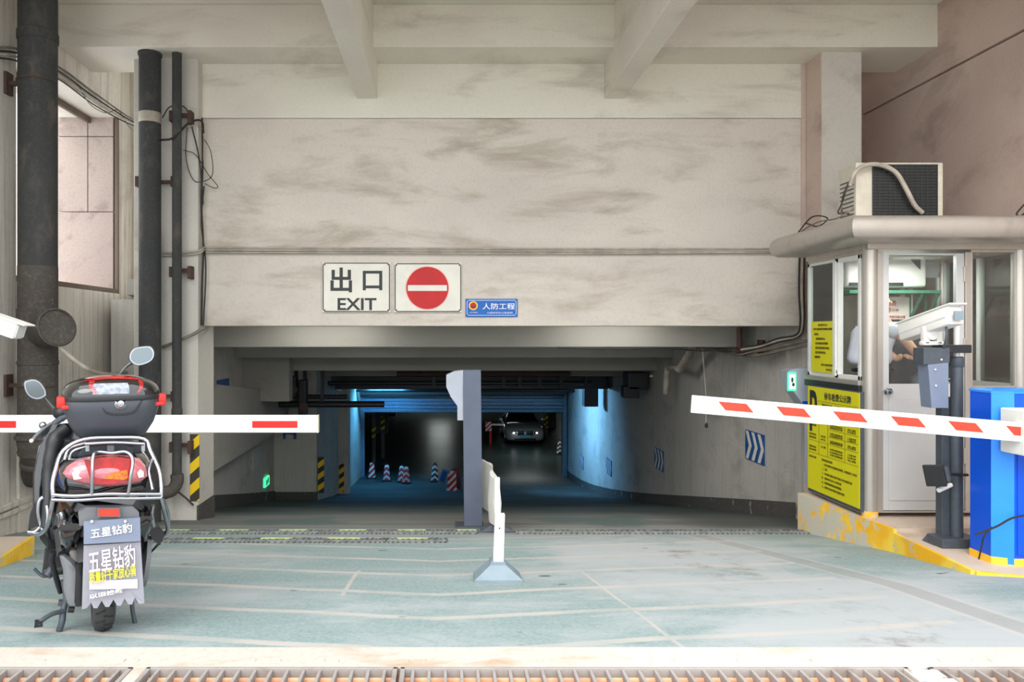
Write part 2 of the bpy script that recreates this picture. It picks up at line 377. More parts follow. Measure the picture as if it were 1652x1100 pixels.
# grooved grey-brown concrete of the ramp, then indoor shade painted into the floor colour
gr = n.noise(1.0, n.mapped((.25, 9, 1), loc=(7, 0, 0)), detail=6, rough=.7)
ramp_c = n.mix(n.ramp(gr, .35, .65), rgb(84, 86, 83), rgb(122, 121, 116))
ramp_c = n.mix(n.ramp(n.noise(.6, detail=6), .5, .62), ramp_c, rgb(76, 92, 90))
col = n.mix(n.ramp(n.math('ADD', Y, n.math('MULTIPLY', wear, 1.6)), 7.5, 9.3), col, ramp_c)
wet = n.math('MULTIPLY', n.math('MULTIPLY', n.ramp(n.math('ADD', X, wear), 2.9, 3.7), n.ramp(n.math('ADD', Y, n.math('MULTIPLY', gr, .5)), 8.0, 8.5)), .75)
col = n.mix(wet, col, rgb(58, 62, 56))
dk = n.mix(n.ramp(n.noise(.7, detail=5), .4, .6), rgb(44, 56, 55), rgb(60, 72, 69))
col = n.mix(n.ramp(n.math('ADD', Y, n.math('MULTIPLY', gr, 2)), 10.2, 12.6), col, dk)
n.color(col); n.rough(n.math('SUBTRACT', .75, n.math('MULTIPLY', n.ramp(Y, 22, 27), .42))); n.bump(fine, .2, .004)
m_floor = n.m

# worn yellow kerb paint
n = NT('worn_yellow_kerb'); X, Y, Z = n.xyz()
f = n.noise(3.2, detail=7, rough=.65)
chip = n.ramp(n.math('ADD', f, n.math('MULTIPLY', n.ramp(Y, 6.3, 7.4), .16)), .56, .62)
n.color(n.mix(chip, n.mix(n.ramp(n.noise(2, detail=3), .4, .6), rgb(240, 178, 24), rgb(246, 206, 70)), rgb(196, 190, 172)))
n.rough(.7); m_kerb = n.m
# ================================================================ THE SETTING
HL = 8.43        # front of the cross beam
DW = 8.95        # portal wall
# floor : outer ramp and tunnel
mb = MB(); ys = [3.42+.2*i for i in range(30)]+[9.4+.5*i for i in range(36)]+[28, 32, 40, 58]
def xr(y):
    return (-4.42, 5.62) if y < 9.0 else (-4.0, 4.27) if y < 26 else (-14, 16)
for a, b in zip(ys, ys[1:]):
    x0, x1 = xr(a); x0 = -6.5 if a < 7.6 else x0
    m = 10
    for i in range(m):
        u = x0+(x1-x0)*i/m; v = x0+(x1-x0)*(i+1)/m
        mb.poly([(u, a, zf(a)), (v, a, zf(a)), (v, b, zf(b)), (u, b, zf(b))])
bmesh.ops.remove_doubles(mb.bm, verts=mb.bm.verts[:], dist=1e-4)
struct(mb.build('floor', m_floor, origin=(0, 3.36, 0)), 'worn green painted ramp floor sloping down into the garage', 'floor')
mb = MB(); mb.box(-12, 12, -14, 2.88, -.12, 0)
struct(mb.build('street_pavement', wall_mat('street_concrete', rgb(176, 174, 170), rgb(130, 128, 124), .5, (1, 1, 1), 1)), 'pale street pavement in front of the drain', 'pavement')
# drain edging strip and trench
mb = MB(); mb.box(-6.5, 7, 3.22, 3.43, -.3, .004, .006)
for i in range(60):
    x = random.uniform(-5, 6.5); s = random.uniform(.01, .03)
    mb.box(x-s, x+s, 3.28-s*.5, 3.28+s*.5, .0, .006+s*.1)
struct(mb.build('drain_edging', m_edge), 'cream concrete edging strip along the drain', 'kerb')
mb = MB(); mb.box(-6.5, 7, 2.88, 3.22, -.16, -.085)
struct(mb.build('drain_trench', m_trench), 'rusty bottom of the drain trench', 'drain')

def grate(x0, x1, label, worn=False):
    t = thing('drain_grate', label, 'drain grate', ((x0+x1)/2, 3.06, 0), 0, None)
    MB().box(x0, x1, 3.195, 3.215, -.035, .008, .002).box(x0, x1, 2.90, 2.92, -.035, .008, .002).box(x0, x0+.02, 2.90, 3.21, -.035, .008, .002).box(x1-.02, x1, 2.90, 3.21, -.035, .008, .002).build('frame', m_grate, t)
    k = int((x1-x0-.04)/.069); st = (x1-x0-.04)/k; first = None
    for i in range(k):
        x = x0+.02+st*(i+.5)
        if first is None:
            first = MB().box(x-.007, x+.007, 2.92, 3.195, -.03, .004, .002).build('bar', m_grate, t); fx = x
        else:
            c = first.copy(); C.objects.link(c); c.parent = t; c.location = (x-fx, 0, 0)
    for yy in (3.175, 3.12, 3.04):
        MB().tube([(x0+.02, yy, -.034), (x1-.02, yy, -.034)], .012, 8).build('rebar', m_rebar, t)
    return t
def gx(px): return (px-VX)*3.15/F
grate(gx(-260), gx(205), 'steel drain grate left of the concrete gap, below the scooter')
grate(gx(228), gx(640), 'short steel drain grate just right of the concrete gap')
grate(gx(645), gx(1478), 'long steel drain grate across the middle and right of the ramp')
g4 = grate(gx(1512), gx(1800), 'broken dirty drain grate beside crumbled concrete at the right end')
struct(MB().box(gx(205), gx(228), 2.9, 3.22, -.2, .005, .006).build('drain_divider', m_edge), 'concrete gap between two drain grates', 'kerb')
mb = MB()
for i in range(26):
    x = random.uniform(gx(1478), gx(1512)); y = random.uniform(2.95, 3.2); s = random.uniform(.015, .04)
    mb.box(x-s, x+s, y-s, y+s, -.05, random.uniform(.0, .012), .003, Matrix.Identity(4))
mb.box(gx(1480), gx(1512), 2.9, 3.22, -.2, -.01)
struct(mb.build('broken_concrete', m_edge), 'crumbled concrete lump between the drain grates', 'rubble')

# portal wall : three courses, lintel
zt = 4.76
def wz(py, d=DW): return CH-(py-VY)*d/F
XL, XR = -2.96, 4.30
W = MB(); W.box(XL, XR+.05, DW+.02, DW+.28, wz(405), wz(190)-.006)
o = struct(W.build('wall_back', m_wall), 'large stained plaster wall above the garage entrance', 'wall')
struct(MB().box(XL, XR+.08, DW+.01, DW+.3, wz(190), zt+.02, .004).build('trim_1', m_beam), 'upper plaster course under the cross beam', 'beam')
struct(MB().box(XL, XR, DW, DW+.32, wz(526), wz(405)-.004, .012).build('lintel_beam', m_wall), 'long plaster lintel carrying the exit signs', 'lintel')
struct(MB().box(XR, 5.62, DW, DW+.3, -1.1, wz(526)).build('wall_right_jamb', m_tunnel), 'concrete jamb right of the garage entrance behind the booth', 'wall')
struct(MB().box(XR, 4.38, DW+.0, DW+.3, wz(526), 4.76).build('wall_back_return', m_pink), 'narrow stained return beside the right pillar', 'wall')
# right pillar
struct(MB().box(4.36, 4.82, 8.58, 10.2, -1, 4.76, .006).build('right_pillar', m_pillar), 'plaster pillar at the right behind the booth roof', 'pillar')
struct(MB().box(4.352, 4.36, 8.585, 8.94, 1.3, 4.75).build('pillar_stain', m_pink, None), 'pinkish side of the right pillar', 'pillar')
struct(MB().box(4.4, 5.9, 10.0, 10.2, -1.2, 5.3).build('wall_rear_right', m_pink), 'stained end wall behind the right pillar', 'wall')
# right side wall with a plaster ledge line
W = MB(); W.box(5.62, 5.9, 2.2, 10.0, -1, 4.40); W.box(5.60, 5.9, 2.2, 10.0, 4.42, 5.3)
struct(W.build('wall_right', m_pink), 'pinkish stained plaster side wall above the booth', 'wall')
# left pillar
struct(MB().box(-3.72, -2.955, 8.8, 9.40, -.95, 4.76, .008).build('left_pillar', m_pillar), 'pale plaster pillar left of the garage entrance', 'pillar')
struct(MB().box(-2.97, -2.948, 8.795, 9.42, -.95, -.58, .004).build('pillar_foot', m_base), 'dirty dark foot of the left pillar', 'baseboard')
# left side wall with opening
sx = -4.42
W = MB()
W.box(sx-.4, sx, 2.2, 7.60, -.8, 5.3)                      # near part
W.box(sx-.4, sx, 9.95, 10.5, -1.2, 5.3)                    # far part
W.box(sx-.4, sx, 7.60, 9.95, 4.36, 5.3)                    # lintel
struct(W.build('wall_left', m_leftwall), 'pale plaster side wall left of the ramp with a tall opening', 'wall')
struct(MB().box(sx-.8, sx+.03, 7.60, 9.93, -1.1, 2.0, .01).build('wall_left_parapet', m_leftwall), 'streaked grey concrete parapet below the side opening', 'wall')
struct(MB().box(sx-.12, sx+.02, 7.6, 9.95, 2.0, 2.06).box(sx-.02, sx+.02, 9.90, 9.95, 2.06, 4.36).box(sx-.38, sx-.34, 7.6, 9.95, 4.28, 4.36).build('window_1', m_sill), 'thin brown frame around the side opening', 'window frame')
struct(MB().box(sx-.76, sx-.02, 7.6, 9.95, 4.36, 4.5).build('window_soffit', m_beam), 'pale soffit over the side opening', 'ceiling')
wg = struct(MB().box(sx-.80, sx-.41, 10.04, 10.25, 1.9, 4.8).build('window_reveal', m_granite), 'pink granite reveal of the side opening', 'wall')
for z0, z1 in ((2.06, 3.09), (3.10, 4.10), (4.11, 4.5)):
    for x0, x1 in ((sx-.79, sx-.385), (sx-.375, sx-.04)) if z1 > 3.2 else ((sx-.79, sx-.04),):
        MB().box(x0, x1, 9.90, 9.945, z0, z1, .004).build('granite_panel', m_granite, wg)
struct(MB().box(sx-.4, -3.6, 10.5, 10.7, -1.2, 5.3).build('wall_rear_left', m_pillar), 'plaster end wall behind the pipes', 'wall')
# a far house front seen in the slit
mb = MB(); mb.box(-20, -12.5, 24, 30, -1, 7)
fh = tag(mb.build('street_building', plain('far_pink_render', rgb(226, 190, 180), .8)), 'pinkish building glimpsed past the big pipe through the side opening', 'building')
for i in range(3):
    for j in range(3):
        MB().box(-13.9-i*1.6, -13.1-i*1.6, 23.95, 24, .8+j*2, 2.0+j*2, .02).build('window', m_carglass, fh)
# skirting ledge on left wall
struct(MB().box(sx, sx+.05, 5.6, 9.9, -.30, -.24, .01).box(sx, sx+.045, 5.6, 9.9, -.37, -.32, .01).build('trim_2', m_leftwall), 'pair of plaster ledges low on the left wall', 'trim')
# ceiling and beams
struct(MB().box(-4.8, 6, 4.3, 10.6, 5.22, 5.4).build('ceiling', m_beam), 'pale plaster slab over the ramp mouth', 'ceiling')
struct(MB().box(-4.42, 5.62, HL, DW+.3, 4.73, 5.22, .008).build('cross_beam', m_beam), 'wide cross beam under the ceiling', 'beam')
struct(MB().box(-4.42, 5.62, 5.3, 5.7, 4.73, 5.22, .008).build('cross_beam', m_beam), 'near cross beam above the frame', 'beam')
for px0, px1, nm in ((577, 609, 'left sloping-away ceiling beam'), (975, 1007, 'right sloping-away ceiling beam')):
    x0 = (px0-VX)*DW/F; x1 = (px1-VX)*DW/F
    struct(MB().box(x0, x1, 4.3, DW+.03, 4.31, 5.22, .006).build('ceiling_beam', m_beam), nm+' running towards the street', 'beam')

# ---- tunnel
def slab(mb, x0, x1, y0, y1, za, zb, th):       # sloping slab: underside za at y0 to zb at y1
    return mb.prism([(x0, y0, za), (x0, y1, zb), (x0, y1, zb+th), (x0, y0, za+th)], (x1-x0, 0, 0))
xl0, xl1, xrw = -3.96, -2.98, 4.25
def vwall(mb, x0, x1, y0, y1, top0, top1):
    k = max(1, int((y1-y0)/1.0)); ysx = [y0+(y1-y0)*i/k for i in range(k+1)]
    top = (lambda y: zf(y)+top0) if top1 is None else (lambda y: top0+(top1-top0)*(y-y0)/(y1-y0))
    for a, b in zip(ysx, ysx[1:]):
        mb.prism([(x0, a, zf(a)-.1), (x0, b, zf(b)-.1), (x0, b, top(b)), (x0, a, top(a))], (x1-x0, 0, 0))
mb = MB(); vwall(mb, xrw, xrw+.3, 9.25, 26.3, 1.9, -.4)
struct(mb.build('wall_tunnel_right', m_tunnel), 'grey concrete tunnel wall on the right of the ramp', 'wall')
mb = MB(); vwall(mb, xrw-.03, xrw, 9.0, 26.2, .20, None)
for v in mb.bm.verts: pass
struct(mb.build('baseboard_right', m_base), 'dark chipped band low on the right tunnel wall', 'baseboard')
mb = MB(); vwall(mb, xl0-.3, xl0, 9.4, 17.3, 1.9, .8)
struct(mb.build('wall_tunnel_left', m_tunnel), 'dim concrete tunnel wall behind the left pillar', 'wall')
mb = MB(); vwall(mb, xl0, xl0+.03, 9.4, 17.0, .22, None)
struct(mb.build('baseboard_left', m_base), 'dark band low on the left tunnel wall', 'baseboard')
mb = MB(); mb.box(xl0, xl1, 17.0, 17.3, -2.6, .9)
struct(mb.build('wall_tunnel_left_return', m_tunnel), 'pale concrete wall end facing the street on the left', 'wall')
mb = MB(); mb.box(xl0, xl1+.02, 16.97, 17.0, -2.6, -2.16); struct(mb.build('baseboard_left_return', m_base), 'flaking band at the foot of the left wall end', 'baseboard')
mb = MB(); vwall(mb, xl1-.3, xl1, 17.3, 26.3, .8, -.3)
struct(mb.build('wall_tunnel_left_inner', m_tunnel), 'left tunnel wall leading to the roller shutter', 'wall')
struct(MB().box(xl1, xl1+.28, 20.4, 20.8, -3.1, .3, .01).build('left_pier', m_tunnel), 'slim concrete pier on the left tunnel wall', 'pillar')
# diagonal stair slab on the left wall
P = [(9.6, -.70), (9.6, 1.0), (15.2, .15), (16.9, .15), (16.9, -.75)]
P = [(at(0, 752, 10.9).y, at(0, 752, 12.0).z), (10.9, .75), (14.2, .40), (16.95, .35), (16.95, -.62)]
mb = MB(); mb.prism([(xl0, y, z) for y, z in P], (.34, 0, 0))
struct(mb.build('stair_slab', m_tbeam), 'sloping underside of a stair along the left tunnel wall', 'stair')
struct(MB().box(xl0, xl0+.9, 14.4, 14.75, .15, 1.2, .01).build('hanging_block', m_tbeam), 'grey concrete block under the beams on the left', 'beam')
# ceiling slabs and beams going down
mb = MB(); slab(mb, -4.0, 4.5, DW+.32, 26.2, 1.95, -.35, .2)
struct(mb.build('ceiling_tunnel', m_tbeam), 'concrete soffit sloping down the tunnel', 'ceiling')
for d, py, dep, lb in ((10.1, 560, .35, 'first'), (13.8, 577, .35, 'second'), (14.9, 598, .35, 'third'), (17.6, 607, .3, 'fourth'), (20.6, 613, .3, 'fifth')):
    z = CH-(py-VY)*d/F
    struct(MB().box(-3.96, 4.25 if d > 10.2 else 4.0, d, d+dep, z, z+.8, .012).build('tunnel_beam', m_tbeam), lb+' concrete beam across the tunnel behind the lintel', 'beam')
# header wall with shutter at 26
zs = CH-(665-VY)*26/F
struct(MB().box(-3.0, 4.25, 26.0, 26.3, zs+.5, .2).box(-3.3, -3.02, 26.0, 26.4, -3.6, zs+.6).box(4.1, 4.4, 26.0, 26.4, -3.6, zs+.6).build('wall_shutter_header', m_dark), 'concrete header around the roller shutter', 'wall')
# inner garage hall
W = MB(); W.box(-14, 16, 52, 52.3, -3.7, -.8)
struct(W.build('wall_garage_rear', m_dark), 'dark rear wall of the garage hall', 'wall')
struct(MB().box(-14.3, -14, 26, 52, -3.7, -.8).build('wall_garage_left', m_dark), 'dark left wall of the garage hall', 'wall')
struct(MB().box(16, 16.3, 26, 52, -3.7, -.8).build('wall_garage_right', m_dark), 'dark right wall of the garage hall', 'wall')
struct(MB().box(-14, -3.3, 26.0, 26.3, -3.7, -.8).box(4.4, 16, 26, 26.3, -3.7, -.8).build('wall_garage_front', m_dark), 'front walls of the garage hall beside the shutter', 'wall')
struct(MB().box(-14, 16, 26.3, 52, -1.0, -.8).build('ceiling_garage', m_dark), 'low dark ceiling of the garage hall', 'ceiling')
for i, (x, y) in enumerate([(-3.3, 38), (-6, 32), (6.4, 31), (5.6, 40), (-3.4, 46)]):
    struct(MB().box(x-.3, x+.3, y-.3, y+.3, -3.6, -1.0, .02).build('garage_column', m_dark), ['left middle', 'far left', 'right near', 'right middle', 'left rear'][i]+' concrete column in the garage hall', 'pillar')

# islands
mb = MB()
pts = [(3.71, 7.75), (3.84, 6.3), (3.79, 5.3), (4.1, 5.18), (6.6, 5.18), (6.6, 5.3), (5.62, 5.3), (5.62, 8.9), (3.74, 8.9)]
pts = [(3.71, 7.75), (3.84, 6.3), (3.79, 5.3), (4.1, 5.18), (5.62, 5.18), (5.62, 8.9), (4.3, 8.9), (4.3, 7.75)]
mb.prism([(x, y, -1.0) for x, y in pts], (0, 0, .76))
isl = struct(mb.build('booth_island', m_kerbtop), 'concrete island under the booth and barrier', 'kerb')
def kerbface(p, q, z0, z1, name='kerb_stone'):
    p = Vector((p[0], p[1], 0)); q = Vector((q[0], q[1], 0)); L = (q-p).length; k = max(1, round(L/.5)); d = (q-p)/k; nrm = Vector((d.y, -d.x, 0)).normalized()
    if nrm.dot(Vector((4.8, 7.0, 0))-p) > 0: nrm = -nrm
    for i in range(k):
        a = p+d*i+d*.004; b = p+d*(i+1)-d*.004
        MB().prism([a+Vector((0, 0, z0)), b+Vector((0, 0, z0)), b+Vector((0, 0, z1)), a+Vector((0, 0, z1))], nrm*.03).build(name, m_kerb, isl if p.x > 0 else isl2)
ks = pts
kerbface(ks[0], ks[1], -.9, -.205); kerbface(ks[1], ks[2], -.7, -.238); kerbface(ks[2], ks[3], -.5, -.238); kerbface(ks[3], ks[4], -.5, -.238)
MB().prism([(3.71, 7.75, -.24), (3.84, 6.32, -.24), (5.5, 6.32, -.24), (5.5, 8.9, -.24), (4.3, 8.9, -.24), (4.3, 7.75, -.24)], (0, 0, .035)).build('upper_slab', m_kerbtop, isl)
mb = MB(); l = [(-3.30, 4.9), (-3.48, 6.2), (-4.42, 6.2), (-4.42, 4.9)]
mb.prism([(x, y, -.9) for x, y in l], (0, 0, .66))
isl2 = struct(mb.build('left_island', m_kerbtop), 'concrete island with yellow kerb at the left edge', 'kerb')
for i in range(3):
    a = Vector((-3.30, 4.9, 0)).lerp(Vector((-3.48, 6.2, 0)), i/3+.003); b = Vector((-3.30, 4.9, 0)).lerp(Vector((-3.48, 6.2, 0)), (i+1)/3-.003)
    MB().prism([a+Vector((0, 0, -.8)), b+Vector((0, 0, -.8)), b+Vector((0, 0, -.236)), a+Vector((0, 0, -.236))], (.03, 0, 0)).build('kerb_stone', m_kerb, isl2)
# ================================================================ PIPES AND CABLES
def pipe(name, label, px0, px1, d, top, bot, mat, rings=()):
    x = ((px0+px1)/2-VX)*d/F; r = (px1-px0)/2*d/F
    t = thing(name, label, 'pipe', (x, d, bot))
    MB().cyl((x, d, bot), (x, d, top), r, n=28).build('pipe_run', mat, t, smooth=True)
    for zc, h, e, m in rings:
        MB().lathe((x, d, zc-h/2), (0, 0, 1), [(r+.002, 0), (r+e, .01), (r+e, h-.01), (r+.002, h)], 28).build('collar', m, t, smooth=True)
    return t, x, r
def zz(py, d): return CH-(py-VY)*d/F
# big spattered pipe
t, bx_, br = pipe('drain_pipe', 'thick black and paint-spattered drainpipe at the left edge', 32, 90, 7.4, 5.2, zz(700, 7.4), m_iron,
                  [(zz(510, 7.4), .16, .012, m_dirtyiron), (zz(585, 7.4), .05, .01, m_dirtyiron), (zz(60, 7.4), .10, .01, m_iron)])
MB().cyl((bx_, 7.4, zz(705, 7.4)), (bx_, 7.4, zz(430, 7.4)), br+.003, n=28).build('spattered_section', m_dirtyiron, t, smooth=True)
el = [Vector((bx_, 7.4, zz(690, 7.4))), Vector((bx_+.0, 7.42, zz(720, 7.4))), Vector((bx_-.03, 7.6, zz(750, 7.4))), Vector((bx_-.12, 7.75, zz(765, 7.4))), Vector((bx_-.35, 7.85, zz(770, 7.4)))]
MB().tube(el, br+.012, 20, smooth=4).build('elbow', m_dirtyiron, t, smooth=True)
for k in (700, 722, 740): MB().lathe((bx_, 7.4+(k-700)*.002, zz(k, 7.4)), (0, (k-700)*.01, -1), [(br, 0), (br+.03, .01), (br+.03, .04), (br, .05)], 24).build('flange', m_dirtyiron, t, smooth=True)
c0 = at(60, 540, 7.35); c1 = at(92, 528, 7.12)
MB().lathe(c0, (c1-c0), [(.07, 0), (.15, .12), (.19, (c1-c0).length), (.175, (c1-c0).length+.01), (.165, (c1-c0).length-.01), (.01, (c1-c0).length-.012)], 26).build('branch_socket', m_dirtyiron, t, smooth=True)
for py in (133, 622):
    z = zz(py, 7.4)
    MB().tube([(bx_+br*1.04*math.cos(a), 7.4-br*1.04*math.sin(a), z) for a in [PI*k/12 for k in range(13)]], .009, 6).build('clamp', m_rust, t)
    MB().beam((bx_-br-.0, 7.42, z), (sx+.02-.02, 7.45, z), .05, .04).box(sx-.02, sx+.03, 7.38, 7.50, z-.11, z+.11).build('bracket', m_rust, t)
tag(MB().tube([at(98, 562, 7.15), at(125, 585, 7.2), at(152, 600, 7.4), at(180, 604, 8.2), at(205, 600, 9.5)], .022, 8, smooth=5).build('drain_hose', m_conduit), 'dusty hose sagging from the socket on the thick drainpipe', 'hose')
# middle pipe
t, mx_, mr = pipe('drain_pipe', 'medium dark drainpipe with a tan collar beside the left pillar', 225, 259, 8.62, 4.73, -.85, m_iron, [(zz(191, 8.62), .12, .004, m_conduit), (zz(88, 8.62), .05, .012, m_iron)])
for py in (291, 640):
    z = zz(py, 8.62); MB().beam((mx_-mr-.05, 8.72, z), (mx_+mr+.14, 8.72, z), .03, .04).box(mx_-mr-.07, mx_-mr-.03, 8.66, 8.80, z-.06, z+.06).box(mx_+mr+.10, mx_+mr+.15, 8.66, 8.80, z-.06, z+.06).build('bracket', m_rust, t)
# thin pipe with elbow foot
t, tx_, tr_ = pipe('drain_pipe', 'thin black drainpipe ending in an elbow above the ground', 278, 293, 8.62, 4.73, zz(775, 8.62), m_iron, [(zz(665, 8.62), .09, .008, m_iron)])
MB().tube([(tx_, 8.62, zz(765, 8.62)), (tx_-.0, 8.62, zz(778, 8.62)), (tx_-.05, 8.6, zz(790, 8.62)), (tx_-.14, 8.58, zz(794, 8.62))], .075, 12, smooth=4).build('elbow', m_dirtyiron, t, smooth=True)
for py in (182, 435, 720):
    z = zz(py, 8.62); MB().beam((tx_-.09, 8.72, z), (tx_+.13, 8.72, z), .03, .045).box(tx_+.10, tx_+.14, 8.68, 8.80, z-.10, z+.05).box(tx_-.11, tx_-.07, 8.66, 8.80, z-.08, z+.04).build('bracket', m_rust, t)
MB().tube([at(283, 790, 8.6), at(300, 803, 8.7), at(312, 815, 8.75)], .012, 6).build('stay_rod', m_rust, t)
tag(MB().box(sx+.38+.42, sx+.38+.47, 8.76, 8.80, .2, 2.66).box(sx+.80, sx+.98, 8.76, 8.8, 2.62, 2.66).box(sx+.93, sx+.98, 8.76, 8.8, .2, 2.66).build('plaster_niche_frame', m_sill), 'narrow brown frame behind the medium drainpipe', 'frame')
# conduits on the portal
def cab(pts, r, m, label, cat='cable', group=None, sm=6, name='cable'):
    return tag(MB().tube(pts, r, 6, smooth=sm).build(name, m, smooth=True), label, cat, group)
for i, (py, off) in enumerate(((399.5, 0), (403.5, .01), (407, 0))):
    cab([at(326, py, 8.90-off), at(600, py+1, 8.90), at(900, py+2, 8.9), at(1270, py+(2, 3, 0)[i], 8.90)], .011, m_conduit,
        ['top', 'middle', 'lowest'][i]+' of three pale conduits running across the entrance wall', 'conduit', 'conduits across the entrance wall', 4, 'conduit')
for i, (py, q) in enumerate(((408, 398), (412, 402))):
    cab([at(262, py, 8.76), at(300, py-1, 8.76), at(322, q+6, 8.77), at(330, q, 8.88)], .012, m_conduit, ['upper', 'lower'][i]+' conduit bend on the left pillar behind the drainpipes', 'conduit', None, 5, 'conduit')
# hanging black cables on the pillar edge
cab([at(326, 190, 8.85), at(327, 260, 8.88), at(325, 330, 8.88), at(328, 400, 8.88), at(326, 460, 8.88), at(325, 525, 8.88)], .012, m_cable, 'thick black cable hanging down the left edge of the entrance wall')
cab([at(329, 300, 8.88), at(325, 360, 8.87), at(332, 430, 8.87), at(328, 525, 8.88)], .009, m_cable, 'thin black cable twisting beside the thick one on the left wall edge')
cab([at(258, 226, 8.6), at(280, 222, 8.55), at(305, 198, 8.7), at(325, 195, 8.75), at(328, 215, 8.8)], .014, m_cable, 'black hose looping between drainpipe and pillar')
cab([at(262, 190, 8.6), at(275, 172, 8.6), at(300, 175, 8.7), at(312, 215, 8.75), at(322, 260, 8.8), at(328, 330, 8.85)], .008, m_cable, 'thin cable arching over the thin drainpipe')
cab([at(302, 200, 8.75), at(300, 255, 8.75), at(312, 290, 8.78), at(330, 292, 8.8), at(343, 280, 8.85), at(340, 245, 8.85), at(330, 225, 8.85)], .005, m_cable, 'thin wire loop hanging beside the left pillar, upper')
cab([at(296, 242, 8.7), at(316, 250, 8.75), at(335, 280, 8.85), at(351, 300, 8.88), at(345, 303, 8.88), at(330, 296, 8.85)], .005, m_cable, 'thin wire loop hanging beside the left pillar, lower')
cab([at(300, 205, 8.7), at(318, 202, 8.75), at(328, 215, 8.85), at(328, 260, 8.88)], .006, m_conduit, 'pale wire hanging in the cable tangle')
# cable bundle along left wall lintel
for i, (dy, r) in enumerate(((0, .012), (7, .010), (13, .010), (20, .009))):
    cab([at(-10, 76+dy*.8, 7.2), at(32, 80+dy, 7.5), at(95, 108+dy, 8.35), at(150, 148+dy, 9.2), at(200, 184+dy*.6, 9.7), at(226, 200+dy*.3, 9.2)], r,
        (m_greycable, m_cable, m_conduit, m_cable)[i], ['top grey', 'black second', 'pale third', 'lowest black'][i]+' cable of the bundle along the left wall lintel', 'cable', 'cables along the left lintel')
cab([at(128, 140, 8.9), at(145, 168, 9.1), at(170, 182, 9.4), at(190, 178, 9.7), at(205, 200, 9.8), at(215, 210, 9.6), at(224, 202, 9.2)], .006, m_greycable, 'thin loose wire drooping under the cable bundle')
cab([at(330, 528, 8.75), at(310, 540, 8.72), at(292, 548, 8.7), at(262, 560, 8.75)], .018, m_greycable, 'grey cable bending from the lintel corner to the drainpipe')

# ================================================================ SIGNS
def plate(name, label, px0, px1, py0, py1, d, mat=m_signwhite, bev=.012, th=.012):
    a = at(px0, py1, d); b = at(px1, py0, d)
    t = thing(name, label, 'sign', ((a.x+b.x)/2, d, a.z))
    mb = MB(); mb.box(a.x, b.x, d-th, d, a.z, b.z, .004); mb.build('plate', mat, t)
    return t, a, b
dS = 8.935
t, a, b = plate('exit_sign', 'white sign reading 出口 EXIT on the lintel', 520, 630, 423, 504, dS)
def frame(t, a, b, y, m, inset=.012, wd=.006, name='border'):
    x0, x1, z0, z1 = a.x+inset, b.x-inset, a.z+inset, b.z-inset
    MB().tube([(x0+.02, y, z0), (x1-.02, y, z0), (x1, y, z0+.02), (x1, y, z1-.02), (x1-.02, y, z1), (x0+.02, y, z1), (x0, y, z1-.02), (x0, y, z0+.02)], wd, 6, closed=True).build(name, m, t)
frame(t, a, b, dS-.012, m_ink)
text('出', at(550.5, 451.5, dS-.013), .26, .30, FACE_CAM, m_ink, t, bold=.022)
text('口', at(601, 452.5, dS-.013), .235, .235, FACE_CAM, m_ink, t, bold=.022)
text('EXIT', at(576, 490.5, dS-.013), .47, .145, FACE_CAM, m_ink, t, bold=.02)
for px, py in ((524, 427), (626, 427), (524, 500), (626, 500)): MB().cyl(at(px, py, dS-.012), at(px, py, dS-.018), .008, n=8).build('rivet', m_rust, t)
t, a, b = plate('no_entry_sign', 'white square plate with a red no-entry disc', 636, 745, 424, 504, dS)
frame(t, a, b, dS-.012, m_ink)
c = at(689.5, 464.5, dS-.012); r = 34*dS/F
MB().cyl(c, c+Vector((0, -.004, 0)), r+.012, n=48).build('disc_rim', plain('pinkish_disc_rim', rgb(240, 190, 180), .5), t)
MB().cyl(c+Vector((0, -.003, 0)), c+Vector((0, -.007, 0)), r, n=48).build('disc', m_signred, t)
MB().box(c.x-.236, c.x+.236, dS-.022, dS-.016, c.z-.036, c.z+.034).build('bar', m_signwhite, t)
for px, py in ((640, 428), (741, 428), (640, 500), (741, 500)): MB().cyl(at(px, py, dS-.012), at(px, py, dS-.018), .008, n=8).build('rivet', m_rust, t)
t, a, b = plate('blue_notice_plate', 'small blue plate reading 人防工程 right of the no-entry sign', 751, 835, 482, 511, dS, m_signblue)
frame(t, a, b, dS-.012, m_wprint, .018, .003)
text('人防工程', at(804.5, 494, dS-.013), .39, .075, FACE_CAM, m_wprint, t, bold=.006)
text('人民防空办公室监制', at(806, 504.5, dS-.013), .31, .022, FACE_CAM, m_wprint, t)
text('人防工程标志', at(764, 504, dS-.013), .10, .014, FACE_CAM, m_wprint, t)
c = at(763.5, 493, dS-.012)
MB().cyl(c, c+Vector((0, -.003, 0)), .055, n=28).build('emblem_ring', plain('gold_paint', rgb(240, 200, 60), .4), t)
MB().cyl(c, c+Vector((0, -.005, 0)), .038, n=28).build('emblem', m_signred, t)
MB().box(c.x-.028, c.x+.028, dS-.021, dS-.016, c.z-.022, c.z-.010).build('emblem_wall', m_ink, t)

# hazard tape plates
def hazard(px0, px1, py0, py1, d, label, m=m_hazard):
    a = at(px0, py1, d); b = at(px1, py0, d)
    return tag(MB().box(a.x, b.x, d-.015, d, a.z, b.z, .003).build('hazard_strip', m), label, 'hazard strip')
hazard(307, 322, 700, 808, 8.8, 'black and yellow hazard strip on the foot of the left pillar')
hazard(513, 523, 737, 795, 16.97, 'black and yellow hazard strip on the corner of the left wall end', m_hazard2)
hazard(547, 555, 748, 793, 20.4, 'black and yellow hazard strip on the slim pier in the tunnel', m_hazard2)
hazard(570, 576, 724, 764, 25.98, 'narrow hazard strip beside the left shutter jamb', m_hazard2)
